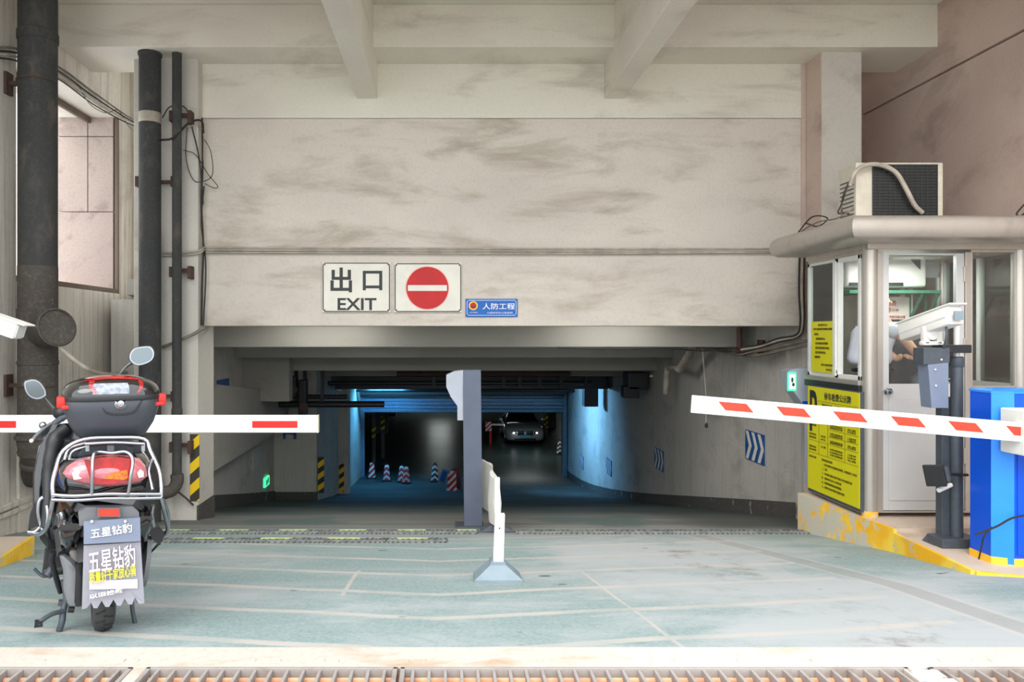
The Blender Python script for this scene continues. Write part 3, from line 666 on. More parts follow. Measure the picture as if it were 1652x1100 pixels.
# chevrons on the right tunnel wall, and a pale one on the left
def chevron(yc, zc, ln, ht, R, x, label, plate_m, arrow_m, n=3):
    t = thing('chevron_sign', label, 'sign', (x, yc, zc-ht/2))
    sg = -1 if R is FACE_LEFT else 1
    MB().box(min(x, x+sg*.015), max(x, x+sg*.015), yc-ln/2, yc+ln/2, zc-ht/2, zc+ht/2, .002).build('plate', plate_m, t)
    for i in range(n):
        u0 = -ln/2+ln*(.04+i*.32); w_ = ln*.14; k = ln*.18; h = ht/2*.94
        pts = [(u0, -h), (u0+w_, -h), (u0+w_+k, 0), (u0+w_, h), (u0, h), (u0+k, 0)]
        P3 = [Vector((x+sg*.015, yc-u if sg < 0 else yc+u, zc+v)) for u, v in pts]
        MB().prism(P3, (sg*.003, 0, 0)).build('chevron', arrow_m, t)
    return t
for d0, py, lab in ((10.17, 721, 'largest blue chevron sign, nearest on the right tunnel wall'), (14.75, 741, 'second blue chevron sign, nearer the middle of the right tunnel wall'),
                    (19.3, 753, 'third blue chevron sign on the blue-lit right wall'), (23.2, 745, 'farthest chevron sign beside the shutter on the right wall')):
    chevron(d0, CH-(py-VY)*d0/F, .62, .41, FACE_LEFT, 4.25, lab, m_chevblue, m_signwhite)
chevron(15.4, CH-(740-VY)*15.2/F, .6, .42, FACE_RIGHT, -3.96, 'grey chevron sign low on the left tunnel wall', m_tunnel, plain('pale_grey_arrow', rgb(176, 178, 176), .5))
t = thing('blue_wall_sign', 'tall dark blue sign on the wall just behind the left pillar', 'sign', (-3.95, 12.0, .2))
MB().box(-3.96, -3.93, 12.75, 13.4, zz(662, 13), zz(612, 13), .004).build('plate', m_chevblue, t)
t = thing('running_man_sign', 'small green lit exit pictogram low on the left tunnel wall', 'sign', (-3.94, 16.2, -1.9))
MB().box(-3.96, -3.92, 16.0, 16.4, zz(784, 16.2), zz(769, 16.2), .006).build('housing', m_exit, t)
MB().box(-3.92, -3.915, 16.1, 16.2, zz(782, 16.2), zz(773, 16.2)).box(-3.92, -3.915, 16.24, 16.32, zz(780, 16.2), zz(771, 16.2)).build('figure', m_green, t)
t = thing('sign_bracket', 'small dark blue bracket sign on the left wall end', 'sign', (-3.6, 16.95, -.9))
a = at(457, 706, 16.95); b = at(478, 696, 16.95)
MB().box(a.x, b.x, 16.93, 16.98, a.z+.08, b.z+.03, .004).box(a.x, a.x+.05, 16.93, 16.98, a.z-.03, b.z).box(b.x-.05, b.x, 16.93, 16.98, a.z-.03, b.z).build('plate', m_chevblue, t)

# ================================================================ TUNNEL SERVICES
tag(MB().box(-2.9, 4.2, 19.2, 19.6, zz(627, 19.3), zz(607, 19.3), .01).build('cable_tray', m_black), 'long black cable tray under the fifth tunnel beam', 'cable tray')
def xpipe(px0, px1, py, d, r, label, m=m_black):
    a = at(px0, py, d); b = at(px1, py, d); return tag(MB().cyl(a, b, r, n=10).build('service_pipe', m, smooth=True), label, 'pipe')
xpipe(432, 620, 652, 16.0, .07, 'black pipe crossing the tunnel at left, lowest')
xpipe(425, 560, 640, 16.4, .05, 'black pipe crossing the tunnel at left, middle')
xpipe(438, 955, 618, 18.6, .05, 'long thin black pipe crossing the tunnel under the tray')
xpipe(530, 960, 630, 24.5, .05, 'dark pipe just above the shutter housing')
xpipe(640, 920, 603, 16.6, .06, 'brown pipe under the third beam', m_rust)
for i, px in enumerate((432, 464, 478, 492, 520, 700, 812, 838, 870, 905, 945, 985, 1000)):
    d = 16.0 if px < 530 else 18.6
    tag(MB().box(*[v for v in (at(px-2.5, 0, d).x, at(px+2.5, 0, d).x)], d-.04, d+.04, zz(625 if px > 530 else 648, d), .9).build('pipe_hanger', m_black),
        'black hanger rod for the service pipes, number %s from the left' % ['one', 'two', 'three', 'four', 'five', 'six', 'seven', 'eight', 'nine', 'ten', 'eleven', 'twelve', 'thirteen'][i], 'hanger', 'pipe hangers')
t = thing('valve_cluster', 'dark cluster of valves and ducts at upper left in the tunnel', 'valves', at(470, 668, 15.8))
for p0, p1, q0, q1 in ((484, 496, 668, 612), (432, 440, 655, 608), (466, 480, 640, 606)):
    MB().box(at(p0, 0, 15.8).x, at(p1, 0, 15.8).x, 15.6, 15.9, zz(q0, 15.8), zz(q1, 15.8), .02).build('duct', m_black, t)
    MB().cyl(at((p0+p1)/2, q0-12, 15.55), at((p0+p1)/2, q0-12, 15.6), .09, n=14).build('hand_wheel', m_rust, t)
tag(MB().box(at(940, 0, 20.0).x, at(963, 0, 20.0).x, 19.8, 20.1, zz(655, 20), zz(625, 20), .02).build('shutter_motor', m_black), 'dark shutter motor box hanging before the blue wall', 'motor')
tag(MB().box(at(1003, 0, 15.4).x, at(1028, 0, 15.4).x, 15.2, 15.5, zz(641, 15.4), zz(622, 15.4), .02).box(at(1010, 0, 15.4).x, at(1042, 0, 15.4).x, 15.2, 15.7, zz(628, 15.4), zz(600, 15.4), .02).build('junction_box', m_black), 'dark junction boxes at the top of the right tunnel wall', 'box')
for i, (px, py, d) in enumerate(((1053, 606, 15.3), (547, 628, 19.0), (837, 617, 18.9), (641, 618, 19.1))):
    t = thing('ceiling_lamp', ['small round white lamp at the top of the right tunnel wall', 'small lamp at the left end of the cable tray', 'small lamp under the cable tray right of the tall post', 'small lamp under the cable tray at centre'][i], 'lamp', at(px, py+4, d))
    MB().lathe(at(px, py+3, d), (0, 0, 1), [(.05, 0), (.08, .02), (.08, .05), (.03, .06)], 14).build('globe', m_white, t, smooth=True)
# white drain pipes on the right
t = thing('waste_pipe', 'dusty white waste pipe with a bend at the top of the right tunnel wall', 'pipe', at(1097, 596, 12.6))
MB().tube([at(1117, 556, 11.5), at(1112, 570, 11.9), at(1100, 590, 12.3), at(1095, 597, 12.4)], .062, 12, smooth=3).build('upper_run', m_conduit, t, smooth=True)
MB().tube([at(1078, 592, 13.4), at(1076, 600, 13.4), at(1075, 615, 13.4), at(1074, 636, 13.4)], .055, 12, smooth=3).build('lower_run', m_conduit, t, smooth=True)
MB().tube([at(1097, 596, 12.4), at(1086, 592, 13.0), at(1078, 594, 13.4)], .05, 10, smooth=3).build('bend', m_conduit, t, smooth=True)
# red bracket pipe under lintel at right
t = thing('sprinkler_pipe', 'dark red sprinkler pipe hanging under the right end of the lintel', 'pipe', at(1193, 566, 9.7))
MB().cyl(at(1193, 528, 9.7), at(1193, 565, 9.7), .035, n=12).cyl(at(1187, 565, 9.7), at(1238, 562, 9.7), .042, n=12).cyl(at(1228, 548, 9.7), at(1228, 570, 9.7), .05, n=12).cyl(at(1201, 565, 9.7), at(1201, 574, 9.7), .03, n=10).build('pipe_run', m_redpipe, t, smooth=True)
# cables right end of lintel
for i, (o, r, m) in enumerate(((0, .012, m_cable), (4, .014, m_conduit), (8, .012, m_cable), (12, .010, m_greycable))):
    cab([at(1290+o, 412, 8.88), at(1289+o, 470, 8.88), at(1291+o*.8, 520, 8.86), at(1284+o*.5, 540+o*.4, 8.9), at(1255, 546+o*.8, 9.1), at(1228, 556+o*.6, 9.4), at(1195, 560+o, 9.6)], r, m,
        ['black', 'pale', 'second black', 'outermost grey'][i]+' cable dropping past the right end of the lintel', 'cable', 'cables at the right end of the lintel')
for i, dy in enumerate((0, 7)):
    cab([at(1306, 549+dy, 8.6), at(1270, 556+dy, 8.9), at(1235, 564+dy, 9.3), at(1205, 566+dy, 9.7), at(1150, 562+dy*.3, 11), at(1110, 558, 11.8)], .02, m_greycable, ['upper', 'lower'][i]+' grey conduit curving along the top of the right tunnel wall', 'conduit', None, 6, 'conduit')
cab([at(900, 561, 10.05), at(1000, 563, 10.05), at(1060, 561, 10.05), at(1140, 566, 10.1), at(1190, 562, 9.9)], .01, m_cable, 'black wire sagging along the foot of the first tunnel beam')
t = thing('pull_cord', 'thin white cord with a black switch hanging before the right tunnel wall', 'cord', at(1139, 690, 10.2))
MB().tube([at(1133, 562, 10.2), at(1136, 600, 10.2), at(1139, 640, 10.2), at(1139, 684, 10.2)], .007, 6, smooth=3).build('cord', m_conduit, t)
MB().lathe(at(1139.5, 690, 10.2), (0, 0, 1), [(.012, 0), (.022, .015), (.022, .05), (.008, .07)], 10).build('switch', m_black, t)

# roller shutter
t = thing('roller_shutter', 'half-lowered blue-grey roller shutter at the bottom of the ramp', 'shutter', (.5, 25.95, -1.3))
m_sh = plain('shutter_blue_grey', rgb(120, 150, 176), .35, .3)
zt_ = zz(636, 25.9); zb_ = zz(665, 25.9)
for i in range(5):
    z0 = zb_+(zt_-zb_)*i/5; z1 = zb_+(zt_-zb_)*(i+1)/5-.012
    MB().box(-2.98, 4.22, 25.86-(.03 if i in (3,) else 0), 25.94, z0, z1, .015).build('slat', m_sh, t)
MB().box(-3.0, 4.22, 25.6, 25.98, zt_, zt_+.34, .03).build('housing', m_dark, t)
for x in (-3.0, 4.08): MB().box(x, x+.14, 25.82, 25.98, -3.55, zt_, .01).build('guide_rail', m_sh, t)
MB().box(-2.98, 4.1, 25.6, 25.64, zt_-.05, zt_).build('bottom_rail', m_black, t)

# lamps inside (fixture + its own light)
def tube_lamp(x, y, z, label, col, power, m, ln=1.2, along='x', tilt=0):
    t = thing('tube_lamp', label, 'lamp', (x, y, z))
    if along == 'x':
        MB().box(x-ln/2, x+ln/2, y-.05, y+.05, z, z+.05, .01).build('batten', m_white, t); MB().cyl((x-ln/2, y, z-.025), (x+ln/2, y, z-.025), .02, n=10).build('tube', m, t)
    else:
        MB().box(x-.05, x+.05, y-ln/2, y+ln/2, z, z+.05, .01).build('batten', m_white, t); MB().cyl((x, y-ln/2, z-.025), (x, y+ln/2, z-.025), .02, n=10).build('tube', m, t)
    l = bpy.data.lights.new('tube_light', 'AREA'); l.shape = 'RECTANGLE'; l.size = ln if along == 'x' else .1; l.size_y = .1 if along == 'x' else ln; l.energy = power; l.color = col
    lo = bpy.data.objects.new('tube_light', l); C.objects.link(lo); lo.location = (x, y, z-.06); lo['kind'] = 'structure'
    if tilt: lo.rotation_euler = (0, -math.radians(tilt), 0); l.spread = math.radians(110)
    return t
tube_lamp(-2.0, 24.3, -.14, 'blue tube lamp on the soffit before the left half of the shutter', (.10, .5, 1), 60, m_bluebulb)
tube_lamp(1.3, 21.4, .12, 'blue tube lamp on the soffit near the right tunnel wall', (.2, .55, 1), 105, m_bluebulb, 1.2, 'y', 68)
tube_lamp(-.4, 47, -1.06, 'white tube lamp on the garage ceiling at left', (.9, 1, .97), 34, m_bulb, 1.2)
tube_lamp(3.2, 30, -1.06, 'white tube lamp on the garage ceiling above the car', (.9, 1, .97), 26, m_bulb, 1.2)
tube_lamp(8, 46, -1.06, 'white tube lamp far right on the garage ceiling', (.9, 1, .97), 20, m_bulb, 1.2)
tube_lamp(-1.6, 9.6, 1.78, 'added fill lamp hidden behind the lintel at left', (1, .97, .9), 8, m_bulb, 1.2)  # added unseen fill, brightens the first beam and tunnel walls
tube_lamp(2.2, 9.6, 1.78, 'added fill lamp hidden behind the lintel at right', (1, .97, .9), 8, m_bulb, 1.2)  # its added right-hand twin, also out of sight
tube_lamp(-1.4, 12.0, 1.38, 'added fill lamp hidden between the first and second tunnel beams at left', (1, .97, .92), 14, m_bulb, 1.2)  # added out of sight to lift the left wall and its end
tube_lamp(2.4, 12.0, 1.38, 'added fill lamp hidden between the first and second tunnel beams at right', (1, .97, .92), 8, m_bulb, 1.2)  # added out of sight to lift the right tunnel wall
# ================================================================ TICKET BOOTH
BX, BY = 3.86, 6.74; BXR = 5.22; BYB = 7.78
zb0 = -.155; zr = 2.315
t = booth = thing('ticket_booth', 'stainless steel ticket booth with glazed door on the right island', 'booth', (BX, BY, -.205))
# corner posts
for i, (x, y, r) in enumerate(((BX, BY, .064), (BXR, BY, .064), (BX+.02, BYB, .05), (BXR, BYB, .05))):
    MB().cyl((x, y, -.205), (x, y, zr), r, n=24).build('corner_post', m_steel, t, smooth=True)
    tag(MB().cyl((x, y, -.205), (x, y, -.15), r+.004, n=24).build('post_foot', m_kerb, t, smooth=True), 'yellow painted post foot')
# roof with rounded fascia
rx0, rx1, ry0, ry1 = 3.47, 5.66, 6.32, 7.95
zt0, zt1 = 2.27, 2.485
def ring(off, z): return [(rx0+off, ry0+off, z), (rx1-off, ry0+off, z), (rx1-off, ry1-off, z), (rx0+off, ry1-off, z)]
hh = (zt1-zt0)/2; zc_ = (zt0+zt1)/2; rings = []
for k in range(13):
    a = -PI/2+PI*k/12; rings.append(ring(hh*.9*(1-math.cos(a)), zc_+hh*math.sin(a)))
MB().loft(rings).build('roof', m_steel, t, smooth=True, angle=50)
MB().box(BX-.06, BXR+.10, BY-.08, BYB+.04, 2.22, 2.29, .01).build('roof_frame', m_steel, t)
MB().box(BX, BXR, BY+.02, BYB, zb0-.02, zb0+.05).build('floor_tray', m_panel, t)
yF = BY-.01
def bx(name, x0, x1, y0, y1, z0, z1, m, par=None, bev=.004): return MB().box(x0, x1, y0, y1, z0, z1, bev).build(name, m, par or t)
def X_(px, d=BY): return (px-VX)*d/F
# front : door and side light
dz0 = zz(836, BY)+.03; zt_f = 2.2
door = MB().box(X_(1420), X_(1552), yF-.015, yF+.025, zz(823, BY), zt_f-.02, .003)
door = None
dl, dr = X_(1421), X_(1552)
zsill = zz(619, BY); ztop = zz(412, BY); gl, gr_ = X_(1431), X_(1539)
zdb = zz(822, BY)
mb = MB(); mb.box(dl, gl, yF-.02, yF+.02, zdb, zt_f-.01, .003); mb.box(gr_, dr, yF-.02, yF+.02, zdb, zt_f-.01, .003); mb.box(gl, gr_, yF-.02, yF+.02, ztop, zt_f-.01, .003); mb.box(gl, gr_, yF-.02, yF+.02, zdb, zsill, .003)
door = mb.build('door', m_panel, t)
bx('door_lower_panel', X_(1431), X_(1539), yF-.028, yF-.02, zz(806, BY), zz(640, BY), m_panel, door)
bx('door_glass', gl, gr_, yF-.003, yF+.003, zsill, ztop, m_glass, door, 0)
kb = at(1430, 631, yF-.02)
MB().lathe(kb, (0, -1, 0), [(.028, 0), (.03, .006), (.012, .012), (.012, .03), (.026, .038), (.029, .055), (.02, .066), (.004, .068)], 20).build('door_knob', m_chrome, door, smooth=True)
for z in (.35, 1.35, 2.0): bx('hinge', dr-.012, dr+.014, yF-.035, yF-.015, z-.07, z+.07, m_steel, door)
bx('door_jamb', BX+.03, dl-.002, yF-.03, yF+.03, zb0, zt_f, m_steel); bx('door_jamb', dr+.004, X_(1561), yF-.03, yF+.03, zb0, zt_f, m_steel)
bx('bottom_rail', BX+.05, BXR-.05, yF-.025, yF+.03, zb0-.01, zdb-.004, m_steel)
bx('skirt_shadow_board', BX+.3, BXR-.2, BY+.5, BY+.54, -.205, zb0, m_cabtan)
wl, wr = X_(1563), X_(1634)
bx('side_light_panel', X_(1561), BXR-.03, yF-.018, yF+.02, zdb, zz(628, BY), m_panel)
mb = MB(); zs1, zt1_ = zz(622, BY), zz(403, BY)
mb.box(wl-.01, wl+.01, yF-.028, yF+.02, zs1-.02, zt_f, .003); mb.box(wr-.01, wr+.02, yF-.028, yF+.02, zs1-.02, zt_f, .003); mb.box(wl, wr, yF-.028, yF+.02, zs1-.02, zs1, .003); mb.box(wl, wr, yF-.028, yF+.02, zt1_, zt_f, .003)
mb.build('side_light_frame', m_steel, t)
bx('side_light_glass', wl, wr, yF-.003, yF+.003, zs1, zt1_, m_glassd, None, 0)
bx('side_jamb', wr+.02, BXR-.02, yF-.02, yF+.02, zs1-.02, zt_f, m_steel)
# left face (x = BX-ish), from BY to BYB
xL = BX-.04; zl0 = 1.03; zl1 = 2.19
def Yof(px): return BY and (xL*F/(px-VX))
y_m = Yof(1353)
bx('left_top_rail', xL-.01, xL+.05, BY, BYB, zl1, 2.23, m_steel)
mb = MB()
for y0, y1 in ((BYB-.05, BYB), (y_m-.03, y_m+.03), (BY+.05, BY+.09)): mb.box(xL-.02, xL+.03, y0, y1, zl0, zl1, .004)
mb.box(xL-.02, xL+.03, BY+.05, BYB, zl0, zl0+.04, .004); mb.box(xL-.02, xL+.03, BY+.05, BYB, zl1-.04, zl1, .004)
mb.build('sliding_window_frame', m_alu, t)
mb = MB(); mb.box(xL-.035, xL-.015, y_m+.0, y_m+.05, zl0+.02, zl1-.02, .003).box(xL-.03, xL-.012, BYB-.065, BYB-.05, zl0+.02, zl1-.02, .003).box(xL-.03, xL-.012, y_m, BYB-.06, zl0+.04, zl0+.08, .003)
mb.build('sliding_sash', m_alu, t)
bx('window_pane', xL-.026, xL-.02, y_m+.02, BYB-.07, zl0+.06, zl1-.03, m_glassd, None, 0)
bx('left_sill', xL-.05, xL+.03, BY+.03, BYB+.02, zl0-.045, zl0, m_steel)
bx('dark_strip', xL-.045, xL+.02, BY+.03, BYB+.02, zl0-.11, zl0-.045, m_black)
bx('left_panel', xL, xL+.04, BY+.05, BYB, zb0, zl0-.05, m_panel)
bx('left_bottom_rail', xL-.01, xL+.04, BY, BYB, zb0-.04, zb0+.03, m_steel)
# back and right walls
bx('rear_low_panel', BX, BXR, BYB-.02, BYB+.02, zb0, 1.0, m_panel)
bx('rear_top_rail', BX, BXR, BYB-.02, BYB+.02, 2.05, 2.22, m_panel)
for x in (BX+.03, 4.35, 4.80, 4.88, BXR-.04): bx('rear_mullion', x-.02, x+.02, BYB-.02, BYB+.02, 1.0, 2.1, m_alu)
bx('rear_glass', BX, BXR, BYB-.004, BYB+.004, 1.0, 2.06, m_glassd, None, 0)
bx('right_low_panel', BXR-.02, BXR+.02, BY, BYB, zb0, 1.0, m_panel)
for y in (BY+.03, BY+.5, BYB-.04): bx('right_mullion', BXR-.02, BXR+.02, y-.02, y+.02, 1.0, 2.2, m_alu)
bx('right_glass', BXR-.004, BXR+.004, BY, BYB, 1.0, 2.2, m_glassd, None, 0)
l = bpy.data.lights.new('booth_fill_light', 'AREA'); l.size = .4; l.energy = 9; l.color = (.95, 1, .96)  # added fill to brighten the booth interior
lo = bpy.data.objects.new('booth_fill_light', l); C.objects.link(lo); lo.location = (4.5, 7.1, 2.18); lo['kind'] = 'structure'
bx('ceiling_lamp', 4.35, 4.65, 7.2, 7.25, 2.19, 2.215, m_white)  # white strip added as a fitting for the booth fill

# things in the booth
a = thing('wall_air_conditioner', 'white wall air conditioner inside the booth near the ceiling', 'air conditioner', (4.2, BYB-.22, 1.72))
ax0, ax1 = (1362-VX)*7.6/F, (1492-VX)*7.6/F; az0, az1 = zz(464, 7.6), zz(412, 7.6)
MB().box(ax0, ax1, 7.56, BYB-.03, az0, az1, .035, seg=4).build('body', m_white, a, smooth=True)
MB().box(ax0+.03, ax1-.25, 7.55, 7.57, az0+.015, az0+.05).build('air_slot', m_black, a)
MB().prism([(ax1-.18, 7.553, az1-.04), (ax1-.08, 7.553, az1-.03), (ax1-.08, 7.553, az1-.15)], (0, -.01, 0)).build('sticker', m_dgrey, a)
a = thing('wall_shelf', 'thin green shelf under the booth air conditioner', 'shelf', (4.3, 7.6, zz(473, 7.6)))
MB().box(ax0, (1508-VX)*7.6/F, 7.5, BYB-.03, zz(474, 7.6), zz(469, 7.6), .003).build('board', m_green, a)
for px in (1480, 1506): MB().beam(((px-VX)*7.6/F, BYB-.04, zz(520, 7.6)), ((px-VX)*7.6/F, 7.52, zz(474, 7.6)), .02, .02).box((px-VX)*7.6/F-.01, (px-VX)*7.6/F+.01, BYB-.06, BYB-.03, zz(560, 7.6), zz(474, 7.6)).build('bracket', m_green, a)
p = thing('paper_notice', 'pinkish paper notice reading 收费 behind the booth door glass', 'notice', at(1447, 518, 7.70))
q0, q1 = at(1425, 515, 7.7), at(1466, 479, 7.7)
MB().box(q0.x, q1.x, 7.69, 7.70, q0.z, q1.z).build('sheet', m_paper, p)
text('收费', at(1438, 489, 7.688), .10, .055, FACE_CAM, m_rprint, p); text('请主动', at(1441, 500, 7.688), .11, .03, FACE_CAM, m_rprint, p); text('票据请当面点清', at(1445, 511, 7.688), .2, .028, FACE_CAM, m_rprint, p)
a = thing('desk', 'white desk along the rear of the booth', 'desk', (4.7, 7.6, zb0+.05))
MB().box(4.28, BXR-.04, 7.35, BYB-.03, .78, .82, .004).build('desktop', m_white, a)
for x in (4.32, BXR-.08): MB().box(x-.02, x+.02, 7.38, 7.42, zb0+.05, .78).build('leg', m_alu, a)
a = thing('desk_fan', 'small round dark fan on the booth desk behind the narrow window', 'fan', (5.0, 7.5, .82))
MB().tube([(5.0+.07*math.cos(k*PI/8), 7.4, .93+.07*math.sin(k*PI/8)) for k in range(16)], .01, 6, closed=True).build('guard', m_black, a)
MB().cyl((5.0, 7.4, .82), (5.0, 7.4, .93), .012, n=8).cyl((5.0, 7.4, .82), (5.0, 7.4, .83), .05, n=16).cyl((5, 7.39, .93), (5, 7.42, .93), .02, n=12).build('stand', m_black, a)
a = thing('office_chair', 'dark high-backed office chair behind the booth door glass', 'chair', (4.52, 7.2, zb0+.05))
cx, cy = at(1472, 600, 7.25).x, 7.26
MB().loft([[(cx+u*s_, cy-.03+(.04 if k == 0 else 0)-abs(u)*.0+v, z) for u, v in sq(16, 1, .05, 3)] for k, (s_, z) in enumerate(((.20, .55), (.23, .62), (.25, .85), (.25, 1.05), (.24, 1.22), (.20, 1.36), (.15, 1.42)))]).build('backrest', m_leather, a, smooth=True)
MB().box(cx-.25, cx+.25, cy-.44, cy-.02, .30, .42, .05, seg=3).build('seat', m_leather, a, smooth=True)
MB().cyl((cx, cy-.25, -.1), (cx, cy-.25, .32), .03, n=12).build('column', m_black, a)
for k in range(5): MB().beam((cx, cy-.25, -.06), (cx+.26*math.cos(k*1.257), cy-.25+.18*math.sin(k*1.257), -.085), .04, .03).build('leg', m_black, a)
hb = at(1494, 612, 6.95)
a2 = thing('leather_bag', 'rounded grey-blue bag top at the lower corner of the door glass', 'bag', (hb.x, 6.98, .62))
MB().loft([[(hb.x+u, 6.98+v, z) for u, v in sq(18, s_, .05*s_/.09, 2.5)] for s_, z in ((.08, .62), (.12, .72), (.125, 1.0), (.11, hb.z+.02), (.06, hb.z+.06), (.02, hb.z+.07))]).build('body', plain('blue_grey_vinyl', rgb(96, 108, 122), .35), a2, smooth=True)
MB().tube([(hb.x-.06, 6.95, hb.z+.03), (hb.x-.04, 6.93, hb.z+.09), (hb.x+.04, 6.93, hb.z+.09), (hb.x+.06, 6.95, hb.z+.03)], .008, 6, smooth=4).build('handle', m_black, a2)

# person : continuous skinned body
def skin_body(name, verts, edges, radii, root, m, parent, sub=2):
    me = bpy.data.meshes.new(name); me.from_pydata([Vector(v) for v in verts], edges, [])
    o = bpy.data.objects.new(name, me); C.objects.link(o)
    md = o.modifiers.new('s', 'SKIN'); md.use_smooth_shade = True; md.branch_smoothing = .6
    for i, sv in enumerate(me.skin_vertices[0].data):
        r = radii[i]; sv.radius = (r, r) if not isinstance(r, tuple) else r; sv.use_root = (i == root)
    m2 = o.modifiers.new('u', 'SUBSURF'); m2.levels = sub; m2.render_levels = sub
    bpy.context.view_layer.update()
    me2 = bpy.data.meshes.new_from_object(o.evaluated_get(bpy.context.evaluated_depsgraph_get()))
    bpy.data.objects.remove(o); me2.transform(WM[parent.name].inverted()); me2.materials.clear(); me2.materials.append(m)
    for p in me2.polygons: p.material_index = 0; p.use_smooth = True
    me2.name = name; o = bpy.data.objects.new(name, me2); C.objects.link(o); o.parent = parent; WM[o.name] = WM[parent.name]; return o
D = 7.22
P = lambda px, py, d=D: tuple(at(px, py, d))
per = thing('person', 'person in a white short-sleeved shirt and black trousers leaning inside the booth', 'person', (at(1398, 0, D).x, D, zb0+.05))
px_ = at(1404, 0, D).x; z_f = zb0+.07
V = [P(1408, 608), P(1410, 585), P(1412, 555), P(1422, 528), P(1424, 512, 7.15), P(1425, 503, 7.12),      # 0-5 pelvis..neck
     P(1448, 532, 7.08), P(1461, 549, 7.02), P(1480, 572, 6.97), P(1497, 594, 6.93),                          # 6-9 right arm
     P(1396, 530, 7.35), P(1422, 562, 7.20), P(1448, 580, 7.10), P(1456, 572, 7.05),                            # 10-13 other arm
     P(1398, 612, 7.25), (px_-.02, 7.28, .45), (px_-.0, 7.32, z_f+.08), (px_+.0, 7.20, z_f+.03),             # 14-17 leg
     P(1420, 612, 7.18), (px_+.12, 7.12, .45), (px_+.12, 7.14, z_f+.08), (px_+.14, 7.02, z_f+.03)]
E = [(0, 1), (1, 2), (2, 3), (3, 4), (4, 5), (3, 6), (6, 7), (7, 8), (8, 9), (3, 10), (10, 11), (11, 12), (12, 13), (0, 14), (14, 15), (15, 16), (16, 17), (0, 18), (18, 19), (19, 20), (20, 21)]
R = [.14, .135, .15, .145, .07, .055, .062, .048, .038, .028, .06, .045, .036, .026, .095, .062, .042, .035, .095, .062, .042, .035]
body = skin_body('body', V, E, R, 0, m_skin, per)
# head, face and hair
hc = Vector(P(1421, 493, 7.10)); Rm = Matrix.Rotation(math.radians(-20), 3, 'X') @ Matrix.Rotation(math.radians(25), 3, 'Z')
MB().ell(hc, .075, .095, .115, 18, 14, Rm).build('head', m_skin, per, smooth=True)
MB().ell(hc+Vector((.0, .02, .02)), .09, .10, .112, 18, 12, Rm).build('hair', m_black, per, smooth=True)
MB().ell(hc+Rm@Vector((0, -.098, -.015)), .013, .02, .02, 8, 6).build('nose', m_skin, per, smooth=True)
for s_ in (-1, 1):
    MB().ell(hc+Rm@Vector((s_*.03, -.087, .01)), .012, .008, .007, 8, 6).build('eye', m_ink, per, smooth=True)
    MB().ell(hc+Rm@Vector((s_*.076, 0, -.01)), .010, .018, .03, 8, 6).build('ear', m_skin, per, smooth=True)
MB().ell(hc+Rm@Vector((0, -.085, -.055)), .025, .008, .006, 8, 6).build('mouth', plain('lip_skin', rgb(186, 120, 104), .5), per, smooth=True)
# shirt and trousers, a little larger than the body
def grow(r, k): return r*k
skin_body('shirt', [P(1402, 592), P(1402, 575), P(1404, 552), P(1414, 530), P(1424, 518, 7.16), P(1446, 529, 7.09), P(1455, 541, 7.05), P(1398, 536, 7.30), P(1393, 556, 7.27)],
          [(0, 1), (1, 2), (2, 3), (3, 4), (3, 5), (5, 6), (3, 7), (7, 8)], [.22, .21, .225, .20, .09, .105, .095, .115, .09], 0, m_shirt, per)
skin_body('trousers', [P(1402, 600), P(1402, 612), (px_-.02, 7.27, .45), (px_-.0, 7.31, z_f+.10), (px_+.12, 7.13, .45), (px_+.12, 7.15, z_f+.10)], [(0, 1), (1, 2), (2, 3), (1, 4), (4, 5)], [.215, .20, .10, .075, .10, .075], 0, m_navy, per)
MB().tube([Vector(P(1408, 597))+Vector((.178*math.cos(k*PI/12), .15*math.sin(k*PI/12), 0)) for k in range(24)], .016, 6, closed=True).build('belt', m_black, per)
# hands
def hand(w0, dirv, side, nm):
    w0 = Vector(w0); d = Vector(dirv).normalized(); s_ = d.cross(Vector((0, 0, 1))).normalized()*side; up = s_.cross(d)
    vs = [w0, w0+d*.05, w0+d*.085]; es = [(0, 1), (1, 2)]; rs = [.024, .03, .028]
    for j, (o_, L) in enumerate(((-.026, .055), (-.009, .07), (.009, .066), (.026, .05))):
        b_ = len(vs); base = w0+d*.085+s_*o_
        vs += [base+d*.012, base+d*(.012+L*.5)-Vector((0, 0, .008)), base+d*(.012+L)-Vector((0, 0, .03))]; es += [(2, b_), (b_, b_+1), (b_+1, b_+2)]; rs += [.010, .009, .007]
    b_ = len(vs); vs += [w0+d*.035-s_*.035, w0+d*.07-s_*.055-Vector((0, 0, .01))]; es += [(1, b_), (b_, b_+1)]; rs += [.012, .009]
    skin_body(nm, vs, es, rs, 0, m_skin, per)
hand(V[9], Vector(V[9])-Vector(V[8]), 1, 'hand'); hand(V[13], Vector((.5, -.5, -.3)), -1, 'hand')

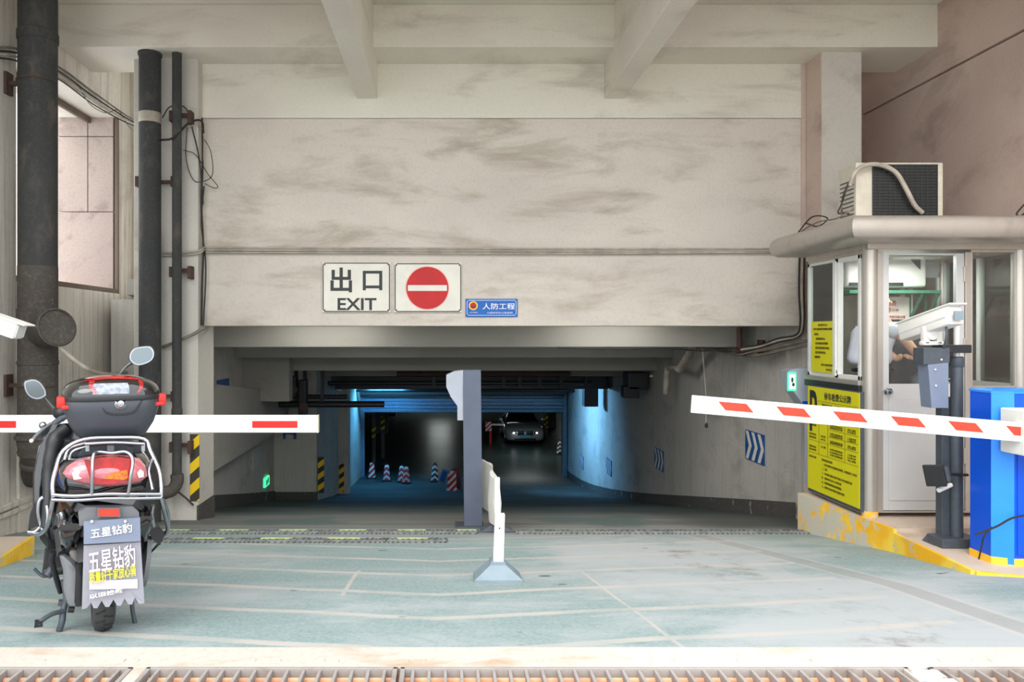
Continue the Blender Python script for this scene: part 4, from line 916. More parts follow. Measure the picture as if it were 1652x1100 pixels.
# notices on the booth
t = thing('yellow_window_notice', 'yellow paper notice with small print on the booth side window', 'notice', (xL-.03, 7.5, 1.0))
yn0, yn1 = 7.70, 7.42
yn1 = (xL-.03)*F/(1347-VX); yn0 = (xL-.03)*F/(1310-VX)
zn1 = CH+(VY-519)*yn0/F; zn0 = zz(599, yn0)
MB().box(xL-.034, xL-.029, yn1, yn0, zn0, zn1).build('sheet', m_yellow, t)
hN = zn1-zn0; wN = yn0-yn1; yc = (yn0+yn1)/2
for k, (s_, fr, wf, off) in enumerate((('收费公示', .07, .4, 0), ('停车场收费管理规定须知', .15, .8, 0), ('须知：', .25, .2, .3), ('收费标准公示', .34, .4, .1), ('凭证进出请自觉缴费', .43, .55, .05), ('请妥善保管随车物品', .52, .6, .02), ('服务监督电话', .61, .45, .1), ('谢谢合作', .70, .25, .25), ('停车场管理处', .85, .5, -.2), ('年月日', .94, .25, -.3))):
    text(s_, (xL-.036, yc+off*wN*.9, zn1-hN*fr), wN*wf, .024, FACE_LEFT, m_yink, t)
t = thing('parking_fee_board', 'tall yellow parking fee board with a black P on the booth side', 'notice board', (xL-.05, 7.25, -.1))
yb0 = (xL-.05)*F/(1305-VX); yb1 = BY-.02
# board quad, its lower edge a touch lower at the near end
zb_f, zb_n = -.135, -.135; ztb = .92
MB().box(xL-.055, xL-.01, yb1, yb0+.01, zb_f-.03, ztb+.01, .003).build('frame', m_dgrey, t)
MB().box(xL-.062, xL-.055, yb1+.01, yb0, zb_f+.0, ztb).build('face', m_yellow, t)
xf = xL-.063; wB = yb0-yb1; hB = ztb-zb_f
def TB(s_, u, v, wf, h, m=m_yink, bold=0): return text(s_, (xf, yb0-wB*u, ztb-hB*v), wB*wf, h, FACE_LEFT, m, t, bold=bold)
TB('P', .125, .235, .15, .42, m_ink, .02); TB('停车收费公示牌', .60, .075, .50, .075, m_ink, .01); TB('停车场名称：公共停车场', .52, .16, .44, .025)
def LN(u0, v0, u1, v1): MB().box(xf-.001, xf+.001, yb0-wB*u1-(.002 if u0 == u1 else 0), yb0-wB*u0+(.002 if u0 == u1 else 0), ztb-hB*v1-(.0015 if v0 == v1 else 0), ztb-hB*v0+(.0015 if v0 == v1 else 0)).build('rule', m_yink, t)
LN(.22, .13, .98, .13)
for v in (.30, .38, .45, .52, .64): LN(.42 if v < .5 and v > .31 else .02, v, .98, v)
for u in (.24, .42, .74): LN(u, .30, u, .64)
for k, v in enumerate((.22, .25, .34, .36, .415, .435, .485, .50, .56, .585, .61)):
    TB(['小型车收费标准', '白天时段每小时', '大型车收费标准', '夜间时段每小时'][k % 4], .58, v, .24, .020); TB(['二元每小时', '三元每小时', '免费', '五元每次'][k % 4], .86, v, .15, .020)
for v, s_ in ((.34, '类别'), (.37, '停车场等级'), (.46, '收费单位'), (.49, '管理单位'), (.58, '监督电话'), (.61, '投诉受理'), (.68, '价格举报')): TB(s_, .11, v, .15, .022)
for v, s_ in ((.46, '时段'), (.49, '时长'), (.56, '计费')): TB(s_, .33, v, .10, .022)
for k, s_ in enumerate(('收费依据及说明：', '一、停车收费实行政府指导价管理，收费标准上下浮动', '二、不足', '三、军车警车消防车救护车执行公务免收停车费', '四、停放时间不足十五分钟免收', '五、请保管好随身物品贵重物品', '六、请按车位有序停放车辆服从管理')):
    TB(s_, .30+.5*len(s_)*.027, .68+k*.042, min(.68, len(s_)*.027+.0), .024)

# outdoor air conditioner on the roof
t = thing('outdoor_air_conditioner', 'cream outdoor air-conditioner unit with dark grille on the booth roof', 'air conditioner', (4.3, 7.2, zt1))
yA = 7.0; A0 = at(1381, 345, yA); A1 = at(1522, 262, yA); zA0 = zt1+.02; zA1 = A1.z
MB().box(A0.x, A1.x, yA, yA+.32, zA0, zA1, .012).build('casing', m_cream, t)
g0, g1 = at(1407, 0, yA).x, at(1511, 0, yA).x
MB().box(g0, g1, yA-.01, yA+.005, zA0+.02, zA1-.02).build('coil', m_black, t)
k = 12; m_wire = plain('dark_wire', rgb(58, 62, 58), .6)
for i in range(k+1):
    x = g0+(g1-g0)*i/k; MB().box(x-.002, x+.002, yA-.016, yA-.010, zA0+.02, zA1-.02).build('grille_wire', m_wire, t)
for i in range(19):
    z = zA0+.03+(zA1-zA0-.06)*i/18; MB().box(g0, g1, yA-.020, yA-.016, z-.002, z+.002).build('grille_wire', m_wire, t)
for i in range(10):
    z = zA0+.05+i*.04; MB().box(A0.x-.004, A0.x, yA+.04, yA+.28, z, z+.012).build('side_louvre', m_dgrey, t)
for x in (A0.x+.1, A1.x-.1): MB().box(x-.03, x+.03, yA-.0, yA+.34, zt1-.002, zA0, .003).build('foot', m_dgrey, t)
tag(MB().tube([at(1371, 300, 6.95), at(1378, 280, 6.93), at(1395, 267, 6.93), at(1420, 266, 6.93), at(1445, 278, 6.93), at(1462, 305, 6.93), at(1475, 330, 6.93), at(1488, 343, 6.95)], .021, 8, smooth=6).build('insulated_hose', m_conduit, smooth=True), 'cream insulated hose arching over the outdoor air-conditioner', 'hose')
for i, (o, m) in enumerate(((0, m_cable), (4, m_greycable), (8, m_cable))):
    cab([at(1378-o*.5, 285, 6.95), at(1366-o*.6, 305+o, 6.95), at(1358, 328+o, 6.95), at(1352+o, 343, 6.95), at(1362+o, 345, 6.98)], .007, m, ['outer black', 'grey', 'inner black'][i]+' wire coiled beside the outdoor air-conditioner', 'wire', 'wires at the roof air-conditioner')
cab([at(1378, 335, 6.7), at(1350, 352, 6.75), at(1320, 358, 7.0), at(1290, 375, 7.4), at(1268, 395, 7.6), at(1262, 402, 8.0)], .007, m_greycable, 'grey wire lying along the left roof edge of the booth', 'wire')
cab([at(1300, 360, 7.5), at(1320, 365, 7.3), at(1335, 352, 7.2), at(1310, 350, 7.4), at(1285, 378, 7.6), at(1270, 390, 7.8)], .007, m_cable, 'black wire scrap on the far roof corner of the booth', 'wire')
cab([at(1652, 330, 6.6), at(1640, 345, 6.6), at(1648, 348, 6.6), at(1660, 335, 6.6)], .008, m_cable, 'black cable end on the booth roof at the right edge', 'wire')
# ticket head with green display behind the booth
t = thing('ticket_machine', 'ticket machine with a green lit display at the booth rear corner', 'ticket machine', (4.02, 8.1, -.24))
g = at(1280, 616, 7.95)
MB().box(3.97, 4.10, 8.02, 8.2, -.205, 1.10, .006).build('column', m_postgrey, t)
Ph = [(g.x-.03, 0, g.z+.115), (g.x+.05, 0, g.z+.14), (g.x+.35, 0, g.z+.16), (g.x+.35, 0, g.z-.25), (g.x+.13, 0, g.z-.25), (g.x+.02, 0, g.z-.10)]
MB().prism([(x, 8.0, z) for x, y, z in Ph], (0, .2, 0)).build('head', m_postgrey, t)
MB().box(g.x-.045, g.x+.05, 7.985, 8.0, g.z-.10, g.z+.10, .004).build('display_frame', m_exit, t)
MB().box(g.x-.03, g.x+.035, 7.978, 7.985, g.z-.08, g.z+.08).build('display', m_exitw, t)
MB().ell((g.x+.0, 7.976, g.z+.02), .014, .003, .03).ell((g.x+.012, 7.976, g.z-.03), .016, .003, .022).build('pictogram', plain('dark_green_mark', rgb(10, 90, 50), .5), t)
MB().box(g.x+.12, g.x+.2, 7.985, 8.0, g.z-.25, g.z-.21).build('blue_strip', m_blue, t)
# ================================================================ BARRIERS
m_arrowred = plain('orange_red_reflective_tape', rgb(220, 58, 32), .45, var=.12, vs=30)
def chamf(x0, x1, y0, y1, c): return [(x0+c, y0), (x1-c, y0), (x1, y0+c), (x1, y1-c), (x1-c, y1), (x0+c, y1), (x0, y1-c), (x0, y0+c)]
t = rbar = thing('parking_barrier', 'tall bright blue barrier cabinet with a white arm and slanted orange-red marks', 'barrier', (4.3, 5.5, -.24))
x0 = X_(1568, 5.66); x1 = x0+.62; y0, y1 = 5.40, 5.68
ring_ = lambda z, e=0: [(x, y, z) for x, y in [(x0+.0-e, y1+e), (x0-e, y0+.06-e), (x0+.12-e*.5, y0-e), (x1+e, y0-e), (x1+e, y1+e)]]
MB().loft([ring_(-.24), ring_(1.02)]).build('housing', m_blue, t)
MB().loft([ring_(1.02, .006), ring_(1.035, .006), [(x, y, z+.02) for x, y, z in ring_(1.03, -.05)]]).build('lid', m_blueL, t)
MB().prism([(x0-.003, y0+.06, -.23), (x0+.12, y0-.004, -.23), (x0+.12, y0-.004, 1.02), (x0-.003, y0+.06-.002, 1.02)], (0, -.002, 0)).build('corner_trim', m_blueL, t)
MB().box(x0+.145, x1-.03, y0-.008, y0, -.16, .80, .003).build('door', m_blue, t)
mb = MB()
mb.loft([ring_(-.241, .004), ring_(-.185, .004)]); mb.build('yellow_foot', m_kerb, t)
MB().lathe((x0+.42, y0-.008, .06), (0, -1, 0), [(.02, 0), (.022, .01), (.01, .016)], 12).build('lock', m_chrome, t)
tag(MB().tube([at(1573, 862, 5.34), at(1588, 857, 5.33), at(1610, 848, 5.33), at(1632, 836, 5.34), at(1660, 830, 5.3)], .008, 6, smooth=5).build('power_cord', m_cable), 'black cord slung across the blue cabinet', 'cord')
tag(MB().tube([at(1600, 850, 5.33), at(1588, 864, 5.33), at(1584, 880, 5.36), at(1579, 902, 5.38)], .006, 6, smooth=4).build('power_cord', m_cable), 'short black cord end hanging down the blue cabinet', 'cord')
# right arm
A = at(1115, 650.5, 5.75); B = at(1652, 696.5, 5.22); dirv = (B-A).normalized(); B2 = B+dirv*.55
up = Vector((0, 0, 1)); rr = dirv.cross(up).normalized(); up = rr.cross(dirv)
rarm = MB().beam(A, B2, .04, .128, bev=.008).build('arm', m_white, rbar)
MB().beam(A-up*.062, B2-up*.062, .05, .018, bev=.003).build('lower_edge', m_alu, rarm)
fr = -rr if rr.y > 0 else rr
def mark(pa, pb, hgt=.062, sk=.055, lab=None, m=m_arrowred):
    # pa,pb : px of the top-left and top-right corners on the arm
    def onarm(px):
        # solve point on arm line with pixel px
        lo, hi = -1.0, 4.0
        for _ in range(50):
            mid = (lo+hi)/2; q = A+dirv*mid
            if VX+F*q.x/q.y < px: lo = mid
            else: hi = mid
        return A+dirv*lo
    q0 = onarm(pa)+up*.03; q1 = onarm(pb)+up*.03
    P3 = [q0+up*hgt*.5, q1+up*hgt*.5, q1+dirv*sk-up*hgt*.5, q0+dirv*sk-up*hgt*.5]
    P3 = [p_-up*.027+fr*.021 for p_ in P3]
    MB().prism(P3, fr*.003).build('reflective_mark', m, rarm)
for pa, pb in ((1158, 1203), (1251, 1295), (1342, 1386), (1435, 1479), (1527, 1571), (1620, 1664)): mark(pa, pb)
B3 = at(1650, 700, 5.2)
MB().box(B3.x-.01, B3.x+.3, 5.17, 5.40, .60, .92, .008).build('arm_clamp', m_white, rbar)
# left arm
yL = 5.3
t = thing('parking_barrier', 'left parking barrier whose white arm with red oblong marks passes behind the scooter', 'barrier', (-3.95, 5.5, -.24))
MB().box(-4.25, -3.75, 5.38, 5.7, -.24, 1.02, .01).build('housing', m_blue, t)
MB().box(-4.10, -3.80, 5.25, 5.40, .68, .96, .008).build('arm_clamp', m_white, t)
a = at(-150, 698, yL); b = at(511, 670, yL)
MB().box(a.x, b.x, yL, yL+.04, a.z, b.z, .006).build('arm', m_white, t)
larm = t.children[-1]
MB().box(b.x, b.x+.012, yL-.003, yL+.043, a.z-.002, b.z+.002, .004).build('end_cap', m_cream, larm)
for p0, p1 in ((-60, 26), (407, 480)):
    q0 = at(p0, 690, yL); q1 = at(p1, 679, yL); MB().box(q0.x, q1.x, yL-.003, yL, q0.z, q1.z).build('reflective_mark', m_red, larm)
# camera posts at right
yP = 5.93
t = thing('camera_post', 'round dark grey post carrying the white surveillance camera', 'post', (X_(1543, yP), yP, -.24))
x = X_(1543.5, yP); r = 9*yP/F
MB().cyl((x, yP, -.20), (x, yP, zz(575, yP)), r, n=24).build('pole', m_dgrey, t, smooth=True)
MB().lathe((x, yP, zz(592, yP)), (0, 0, 1), [(r+.002, 0), (r+.008, .01), (r+.008, .075), (r-.005, .085)], 24).build('pole_cap', m_dgrey, t, smooth=True)
MB().cyl((x, yP, zz(575, yP)), (x, yP, zz(500, yP)), .022, n=16).build('upper_tube', m_alu, t, smooth=True)
MB().box(x-.15, x+.065, yP-.08, yP+.08, zz(569, yP), zz(556, yP), .004).build('yoke', m_black, t)
MB().box(X_(1508, yP), X_(1572, yP), yP-.09, yP+.1, -.24, -.165, .006).build('base_plate', m_dgrey, t)
tag(t, None, None)
yQ = 5.98
t = thing('card_reader_post', 'flat grey post with a slanted blue-grey box beside the round post', 'post', (X_(1525, yQ), yQ, -.24))
MB().box(X_(1517, yQ), X_(1533, yQ), yQ-.02, yQ+.06, -.20, zz(640, yQ), .004).build('upright', m_dgrey, t)
MB().loft([[(X_(1500, yQ), yQ-.05, -.24), (X_(1534, yQ), yQ-.05, -.24), (X_(1534, yQ), yQ+.1, -.24), (X_(1500, yQ), yQ+.1, -.24)], [(X_(1508, yQ), yQ-.04, -.19), (X_(1534, yQ), yQ-.04, -.19), (X_(1534, yQ), yQ+.1, -.19), (X_(1508, yQ), yQ+.1, -.19)]]).build('foot', m_dgrey, t)
yb = 5.80
Pq = [at(1497, 588, yb), at(1530, 585, yb), at(1530, 658, yb), at(1503, 658, yb)]
MB().prism(Pq, (0, .13, 0)).build('reader_box', m_plate, t)
Pq = [at(1490, 561, yb), at(1532, 561, yb), at(1532, 585, yb), at(1490, 588, yb)]
MB().prism(Pq, (0, .13, 0)).build('reader_hood', m_dgrey, t)
for px, py in ((1509, 596), (1510, 622), (1519, 580)): MB().cyl(at(px, py, yb), at(px, py, yb-.01), .008, n=8).build('screw', m_chrome, t)
# flood light on the post
t = thing('flood_lamp', 'small dark flood lamp tilted left on the round post', 'lamp', at(1520, 790, 5.85))
Rf = Matrix.Translation(at(1508, 767, 5.78)) @ Matrix.Rotation(math.radians(-12), 4, 'Y') @ Matrix.Rotation(math.radians(-48), 4, 'Z')
MB().box(-.07, .07, -.015, .015, -.085, .085, .006, Rf).build('lamp_face', m_black, t)
MB().box(-.06, .09, .015, .07, -.06, .06, .012, Rf).build('housing', m_dgrey, t)
for k in range(4): MB().box(-.05, .05, .07, .09, -.045+k*.028, -.038+k*.028, 0, Rf).build('cooling_fin', m_black, t)
MB().tube([at(1520, 768, 5.82), at(1535, 765, 5.85), at(1550, 766, 5.86), at(1561, 766, 5.88)], .012, 8).build('bracket', m_black, t)
MB().tube([at(1514, 791, 5.8), at(1534, 782, 5.84)], .018, 10).build('white_tie', m_white, t)
# camera housing
def cam_housing(p0, p1, wd, ht, label):
    p0 = Vector(p0); p1 = Vector(p1); t = thing('surveillance_camera', label, 'camera', (p0+p1)/2-Vector((0, 0, .2)))
    MB().beam(p0, p1, wd, ht, bev=.018).build('housing', m_white, t, smooth=True)
    d = (p1-p0).normalized(); r_ = d.cross(Vector((0, 0, 1))).normalized(); u = r_.cross(d)
    MB().beam(p0-d*.01+u*ht*.52, p1+d*.05+u*ht*.52, wd*1.12, .012, bev=.004).build('sun_shield', m_white, t)
    for s_ in (-1, 1): MB().beam(p0+d*.02+r_*s_*wd*.51-u*.01, p1-d*.02+r_*s_*wd*.51-u*.01, .006, .010).build('side_rib', m_alu, t)
    MB().beam(p1, p1+d*.006, wd*.8, ht*.7).build('end_plate', m_alu, t)
    return t, d, r_, u
t, d_, r_, u_ = cam_housing(at(1460, 536, 6.25), at(1541, 508, 5.72), .135, .15, 'white box surveillance camera tilted before the booth door')
q = at(1525, 508, 5.70); 
MB().box(q.x+.05, q.x+.12, q.y-.03, q.y-.02, q.z-.04, q.z+.03).build('label_patch', m_plasgrey, t)
q = at(1505, 540, 5.95)
mb = MB(); mb.cyl(q+Vector((-.02, -.03, .0)), q+Vector((-.02, .03, 0)), .042, n=16); mb.box(q.x-.09, q.x+.08, q.y-.02, q.y+.04, q.z-.085, q.z-.05, .01); mb.box(q.x-.08, q.x-.03, q.y-.02, q.y+.04, q.z-.08, q.z+.07, .012); mb.box(q.x+.02, q.x+.07, q.y-.02, q.y+.04, q.z-.08, q.z+.06, .012)
mb.build('bracket', m_white, t, smooth=True)
MB().tube([at(1526, 523, 5.78), at(1527, 540, 5.76), at(1524, 556, 5.78), at(1520, 568, 5.84)], .009, 8, smooth=4).build('cable', m_dgrey, t)
t, *_ = cam_housing(at(-55, 505, 5.3), at(33, 535, 5.3), .13, .12, 'white box surveillance camera poking in at the left edge')
t2 = thing('camera_post', 'white camera post standing out of the frame on the left island', 'post', (at(-30, 0, 5.45).x, 5.45, -.24))
MB().cyl((at(-30, 0, 5.45).x, 5.45, -.24), (at(-30, 0, 5.45).x, 5.45, 1.52), .035, n=16).build('pole', m_dgrey, t2, smooth=True)
# ================================================================ MEDIAN
yM = 8.05; x0, x1 = X_(749, yM), X_(776.5, yM); zM = zf(yM)
t = thing('plate_reader_column', 'tall slate-grey column with a pale wedge head in the middle of the ramp', 'column', ((x0+x1)/2, yM, zM))
MB().prism([(x0, yM, zM+.01), (x1+.01, yM, zM+.01), (x1-.005, yM, zz(597, yM)), (x0-.015, yM, zz(597, yM))], (0, .16, 0)).build('column', m_postface, t)
MB().box(x0-.10, x1+.03, yM-.06, yM+.2, zM-.01, zM+.02, .004).build('base_plate', m_dgrey, t)
H = [(720, 605), (733, 599), (749, 597), (751, 678), (738, 678), (738, 655), (727, 640), (720, 624)]
MB().prism([at(px, py, yM+.015) for px, py in H], (0, .14, 0)).build('head', m_postgrey, t)
MB().prism([at(px, py, yM+.01) for px, py in ((746, 597), (749, 597), (752, 678), (749, 678))], (0, .005, 0)).build('seam', m_white, t)
# fence boards edge-on
t = thing('lane_divider', 'nearer white lane divider post on a blue-grey foot', 'divider', (X_(803, 5.1), 5.1, zf(5.1)))
z5 = zf(5.15)
b0 = at(765, 941, 5.0); b1 = at(841, 941, 5.0)
xc = X_(803, 5.1)
MB().loft([[(xc-.163, 5.0, z5+.005), (xc+.163, 5.0, z5+.005), (xc+.163, 5.26, z5-.03), (xc-.163, 5.26, z5-.03)], [(xc-.163, 5.0, z5+.035), (xc+.163, 5.0, z5+.035), (xc+.163, 5.26, z5+.01), (xc-.163, 5.26, z5+.01)],
           [(xc-.055, 5.07, z5+.115), (xc+.055, 5.07, z5+.115), (xc+.055, 5.2, z5+.115), (xc-.055, 5.2, z5+.115)], [(xc-.05, 5.07, z5+.135), (xc+.05, 5.07, z5+.135), (xc+.05, 5.2, z5+.135), (xc-.05, 5.2, z5+.135)]]).build('foot', m_plasgrey, t)
MB().prism([at(795.5, 916, 5.09), at(812, 916, 5.09), at(814.5, 830, 5.09), at(799, 830, 5.09)], (0, .05, 0)).build('post', m_white, t)
MB().cyl(at(806, 852, 5.09), at(806, 852, 5.083), .006, n=10).build('bolt', m_rust, t)
t = thing('lane_divider', 'farther white wavy divider board seen edge-on beside the column', 'divider', (X_(800, 7.7), 7.7, zf(7.7)))
z7 = zf(7.7); xc = X_(801, 7.7)
MB().loft([[(xc-.165, 7.6, z7+.01), (xc+.165, 7.6, z7+.01), (xc+.165, 7.85, z7-.02), (xc-.165, 7.85, z7-.02)], [(xc-.165, 7.6, z7+.03), (xc+.165, 7.6, z7+.03), (xc+.165, 7.85, z7+.0), (xc-.165, 7.85, z7+.0)],
           [(xc-.05, 7.65, z7+.085), (xc+.05, 7.65, z7+.085), (xc+.05, 7.8, z7+.085), (xc-.05, 7.8, z7+.085)]]).build('foot', m_dgrey, t)
rings = []
for k in range(15):
    u = k/14; y = 7.55+u*1.7; xx = X_(802, 7.6)-.02*math.sin(u*14)-.14*u
    zb_ = z7+.10+.0*u-(.0 if u < .5 else (u-.5)*.22) ; zt_ = z7+.56+.10*math.sin(u*PI)-.10*u
    wv = .028+.018*math.sin(u*18)
    rings.append([(xx-wv, y, zb_), (xx+wv, y, zb_), (xx+wv+.012, y, (zb_+zt_)/2), (xx+wv-.01, y, zt_), (xx-wv+.01, y, zt_+.01), (xx-wv-.012, y, (zb_+zt_)/2)])
MB().loft(rings).build('board', m_white, t, smooth=True)
MB().box(X_(797, 7.55), X_(806, 7.55), 7.5, 7.55, z7+.05, z7+.60, .006).build('end_post', m_white, t)

# ================================================================ SPEED HUMPS
def hump(px0, px1, y, label, limes=(), wd=.24):
    x0, x1 = X_(px0, y), X_(px1, y); z = zf(y); sl = (zf(y+.1)-zf(y-.1))/.2
    t = thing('speed_hump', label, 'speed hump', ((x0+x1)/2, y, z))
    k = int((x1-x0)/.5); h = .022
    for i in range(k):
        a = x0+(x1-x0)*i/k+.004; b = x0+(x1-x0)*(i+1)/k-.004
        pr = [(-wd/2, 0), (-wd/2+.05, h*.8), (0, h), (wd/2-.05, h*.8), (wd/2, 0)]
        MB().prism([(a, y+u, z+sl*u+v) for u, v in pr], (b-a, 0, 0)).build('rubber_segment', m_rubmat, t)
    for p0, p1 in limes:
        MB().prism([(X_(p0, y), y+u, z+sl*u+h+v) for u, v in ((-.0, -.001), (.0, .006), (.075, .004), (.075, -.004))], (X_(p1, y)-X_(p0, y), 0, 0)).build('lime_stripe', m_lime, t)
    mb = MB(); nn = int((x1-x0)/.05)
    for i in range(nn):
        a = x0+(x1-x0)*(i+.3)/nn+.02*math.sin(i*.5); lean = .03*math.sin(i*.23)
        mb.prism([(a, y-wd/2-.005, z-sl*wd/2+.0), (a+.02, y-wd/2-.005, z-sl*wd/2+.0), (a+.032+lean, y-.01, z+h), (a+.012+lean, y-.01, z+h)], (0, 0, .005))
        if i % 3: mb.prism([(a, y+.01, z+h-.002), (a+.02, y+.01, z+h-.002), (a+.032-lean, y+.1, z+sl*.1+h*.7), (a+.012-lean, y+.1, z+sl*.1+h*.7)], (0, 0, .004))
    o = mb.build('tread_ribs', m_rubdark, t); o['kind'] = 'stuff'
    return t
m_rubdark = plain('dark_tread_rubber', rgb(94, 98, 98), .9, var=.4, vs=12)
hump(262, 770, 7.62, 'farther rubber speed hump with lime stripes left of the column', ((262, 304), (352, 400), (450, 494), (546, 590), (641, 686), (738, 768)))
hump(240, 720, 6.98, 'nearer rubber speed hump with lime stripes left of the column', ((310, 360), (420, 471), (528, 580), (640, 690)))
hump(830, 1310, 7.62, 'worn grey rubber speed hump right of the column')
# ================================================================ SCOOTER (local: x right, y forward, z up; origin under the rear axle)
TH = math.radians(27); Y0 = 3.86; X0 = (171-VX)*3.80/F; Z0 = zf(Y0)
sct = thing('motor_scooter', 'black scooter with a big top box parked with its back to the camera', 'scooter', (X0, Y0, Z0), TH)
def S(px, py, yl):                  # local point at forward distance yl seen at px, py
    k = (px-VX)/F; c, s_ = math.cos(TH), math.sin(TH)
    # X0 + x c - yl s = k (Y0 + x s + yl c)
    x = (k*(Y0+yl*c)-X0+yl*s_)/(c-k*s_); Yw = Y0+x*s_+yl*c
    return Vector((x, yl, CH-(py-VY)*Yw/F-Z0))
def SB(mb, name, m, par=None, smooth=True, angle=40): return mb.build(name, m, par or sct, local=True, smooth=smooth, angle=angle)
RW = .225; cxw = S(168, 1000, -.15).x
def wheel(cx, cy, nm):
    prof = []
    mb = MB(); rings = []
    for k in range(36):
        a = 2*PI*k/36; ring = []
        for j in range(12):
            b = 2*PI*j/12; rr = RW-.05+.05*math.cos(b); ring.append((cx+.054*math.sin(b)*(1 if abs(math.sin(b)) < .9 else 1), cy+rr*math.cos(a), RW+rr*math.sin(a)))
        rings.append(ring)
    rings.append(rings[0]); mb.loft(rings, cap=False); w_ = SB(mb, nm, m_rubber)
    mb = MB()
    for k in range(44):
        a = 2*PI*k/44; s_ = 1 if k % 2 else -1
        u = Vector((0, math.cos(a), math.sin(a))); v = Vector((0, -math.sin(a), math.cos(a))); c = Vector((cx, cy, RW))
        p = [c+u*(RW+.0005)+Vector((s_*.006, 0, 0)), c+u*(RW-.012)+Vector((s_*.040, 0, 0))+v*.02]
        mb.beam(p[0], p[1], .006, .006, up=u)
        mb.beam(c+u*(RW+.0005)+Vector((0, 0, 0))-v*.008, c+u*(RW+.0005)+v*.008, .005, .003, up=u)
    o = SB(mb, 'tread_blocks', plain('tread_groove', rgb(38, 38, 38), .9), w_, False); o['kind'] = 'stuff'
    mb = MB(); mb.lathe((cx-.045, cy, RW), (1, 0, 0), [(.06, 0), (.125, .012), (.13, .045), (.125, .078), (.06, .09)], 28)
    mb.lathe((cx-.06, cy, RW), (1, 0, 0), [(.02, 0), (.045, .01), (.045, .11), (.02, .12)], 16); SB(mb, 'hub', m_dusty, w_)
    return w_
wheel(cxw, 0, 'rear_wheel'); wheel(cxw, 1.22, 'front_wheel')
# rear inner fender and body underside
cb = S(180, 840, -.2).x
def ring2(cx, y, z, a, b, e=3, n=20, tz=0): return [(cx+u, y+v*tz, z+v) for u, v in sq(n, a, b, e)]
# tail body (glossy) running forward to the seat
mb = MB(); tb = S(172, 775, -.2)
secs = [(-.30, tb.z+.00, .12, .045), (-.27, tb.z+.005, .19, .075), (-.18, tb.z+.02, .215, .10), (0, tb.z+.01, .22, .13), (.25, tb.z-.03, .20, .17), (.5, tb.z-.12, .17, .17), (.62, tb.z-.25, .13, .12)]
mb.loft([ring2(tb.x, y, z, a, b, 2.8) for y, z, a, b in secs]); SB(mb, 'tail_body', m_blackgloss)
# lower side skirts
mb = MB()
for s_ in (-1, 1):
    mb.loft([[(tb.x+s_*(.16+u*.05), y, z+v) for u, v in sq(10, 1, b, 2.5)] for y, z, b in ((-.26, .60, .02), (-.22, .58, .06), (-.05, .52, .12), (.2, .44, .16), (.5, .32, .12), (.6, .28, .05))])
SB(mb, 'side_skirt', m_blackgloss)
# arch-shaped inner fender around the wheel
mb = MB(); rings = []
for k in range(12):
    a = math.radians(38+k*11); c = Vector((cxw, 0, RW)); u = Vector((0, -math.cos(a), math.sin(a)))
    r_ = RW+.10; wv = .10+.03*max(0, math.sin(a))
    rings.append([c+u*r_+Vector((-wv, 0, 0)), c+u*(r_+.03)+Vector((-wv*.5, 0, 0)), c+u*(r_+.04), c+u*(r_+.03)+Vector((wv*.5, 0, 0)), c+u*r_+Vector((wv, 0, 0)), c+u*(r_-.012)+Vector((wv*.9, 0, 0)), c+u*(r_+.02), c+u*(r_-.012)+Vector((-wv*.9, 0, 0))])
mb.loft(rings); SB(mb, 'rear_fender', m_black)
# rear fender plate
P4 = [S(128, 848, -.30), S(126, 826, -.30), S(140, 818, -.30), S(214, 817, -.30), S(224, 826, -.30), S(226, 848, -.30)]
SB(MB().prism(P4, (0, .05, 0)), 'fender_plate', m_greyplas, None, False)
P4 = [S(96, 800, -.2), S(150, 806, -.26), S(220, 806, -.26), S(248, 800, -.2), S(250, 826, -.2), S(228, 870, -.16), S(226, 822, -.24), S(214, 815, -.26), S(140, 816, -.26), S(122, 826, -.24), S(105, 850, -.18), S(92, 900, -.1), S(86, 850, -.12)]
SB(MB().prism(P4, (0, .06, 0)), 'under_tail', m_blackgloss, None, False)
rf = SB(MB().prism([S(157, 834, -.325), S(157, 819, -.325), S(194, 819, -.325), S(194, 834, -.325)], (0, .02, 0)), 'reflector', m_greyplas, None, False)
SB(MB().prism([S(159, 832.5, -.33), S(159, 821, -.33), S(192, 821, -.33), S(192, 832.5, -.33)], (0, .01, 0)), 'red_panel', m_arrowred, rf, False)
# plate with letters, mud flap with zigzag hem
yfp = -.345
plt = SB(MB().prism([S(135, 878, yfp), S(135, 841, yfp), S(226, 835, yfp), S(227, 873, yfp)], (0, .012, 0)), 'name_plate', m_plate, None, False)
hem = [(132, 983), (140, 981), (147, 972), (151, 981), (157, 981), (164, 969), (170, 979), (176, 979), (183, 967), (189, 977), (195, 977), (201, 965), (207, 975), (213, 975), (218, 963), (224, 974), (233, 973)]
flap = SB(MB().prism([S(135, 880, yfp+.02)]+[S(px, py, yfp+.05) for px, py in hem]+[S(227, 874, yfp+.02)], (0, .006, 0)), 'mud_flap', m_flap, None, False)
def stext(s_, px, py, yl, wpx, hpx, m, par, bold=.0, tilt=0, nm='lettering'):
    c = S(px, py, yl); w_ = (S(px+wpx/2, py, yl)-S(px-wpx/2, py, yl)).length; h_ = (S(px, py-hpx/2, yl)-S(px, py+hpx/2, yl)).length
    return text(s_, c, w_, h_, FACE_CAM @ Matrix.Rotation(math.radians(tilt), 4, 'Z'), m, par, nm, bold, local=True)
stext('五星钻豹', 180, 856, yfp-.004, 66, 15, m_wprint, plt, .008, 3)
for px in (148, 202): SB(MB().cyl(S(px, 841, yfp), S(px, 841, yfp-.012), .007, n=10), 'screw', m_chrome, plt)
stext('五星钻豹', 181, 901, yfp+.014, 74, 36, plain('pale_pink_print', rgb(248, 226, 232), .5), flap, .008, 3)
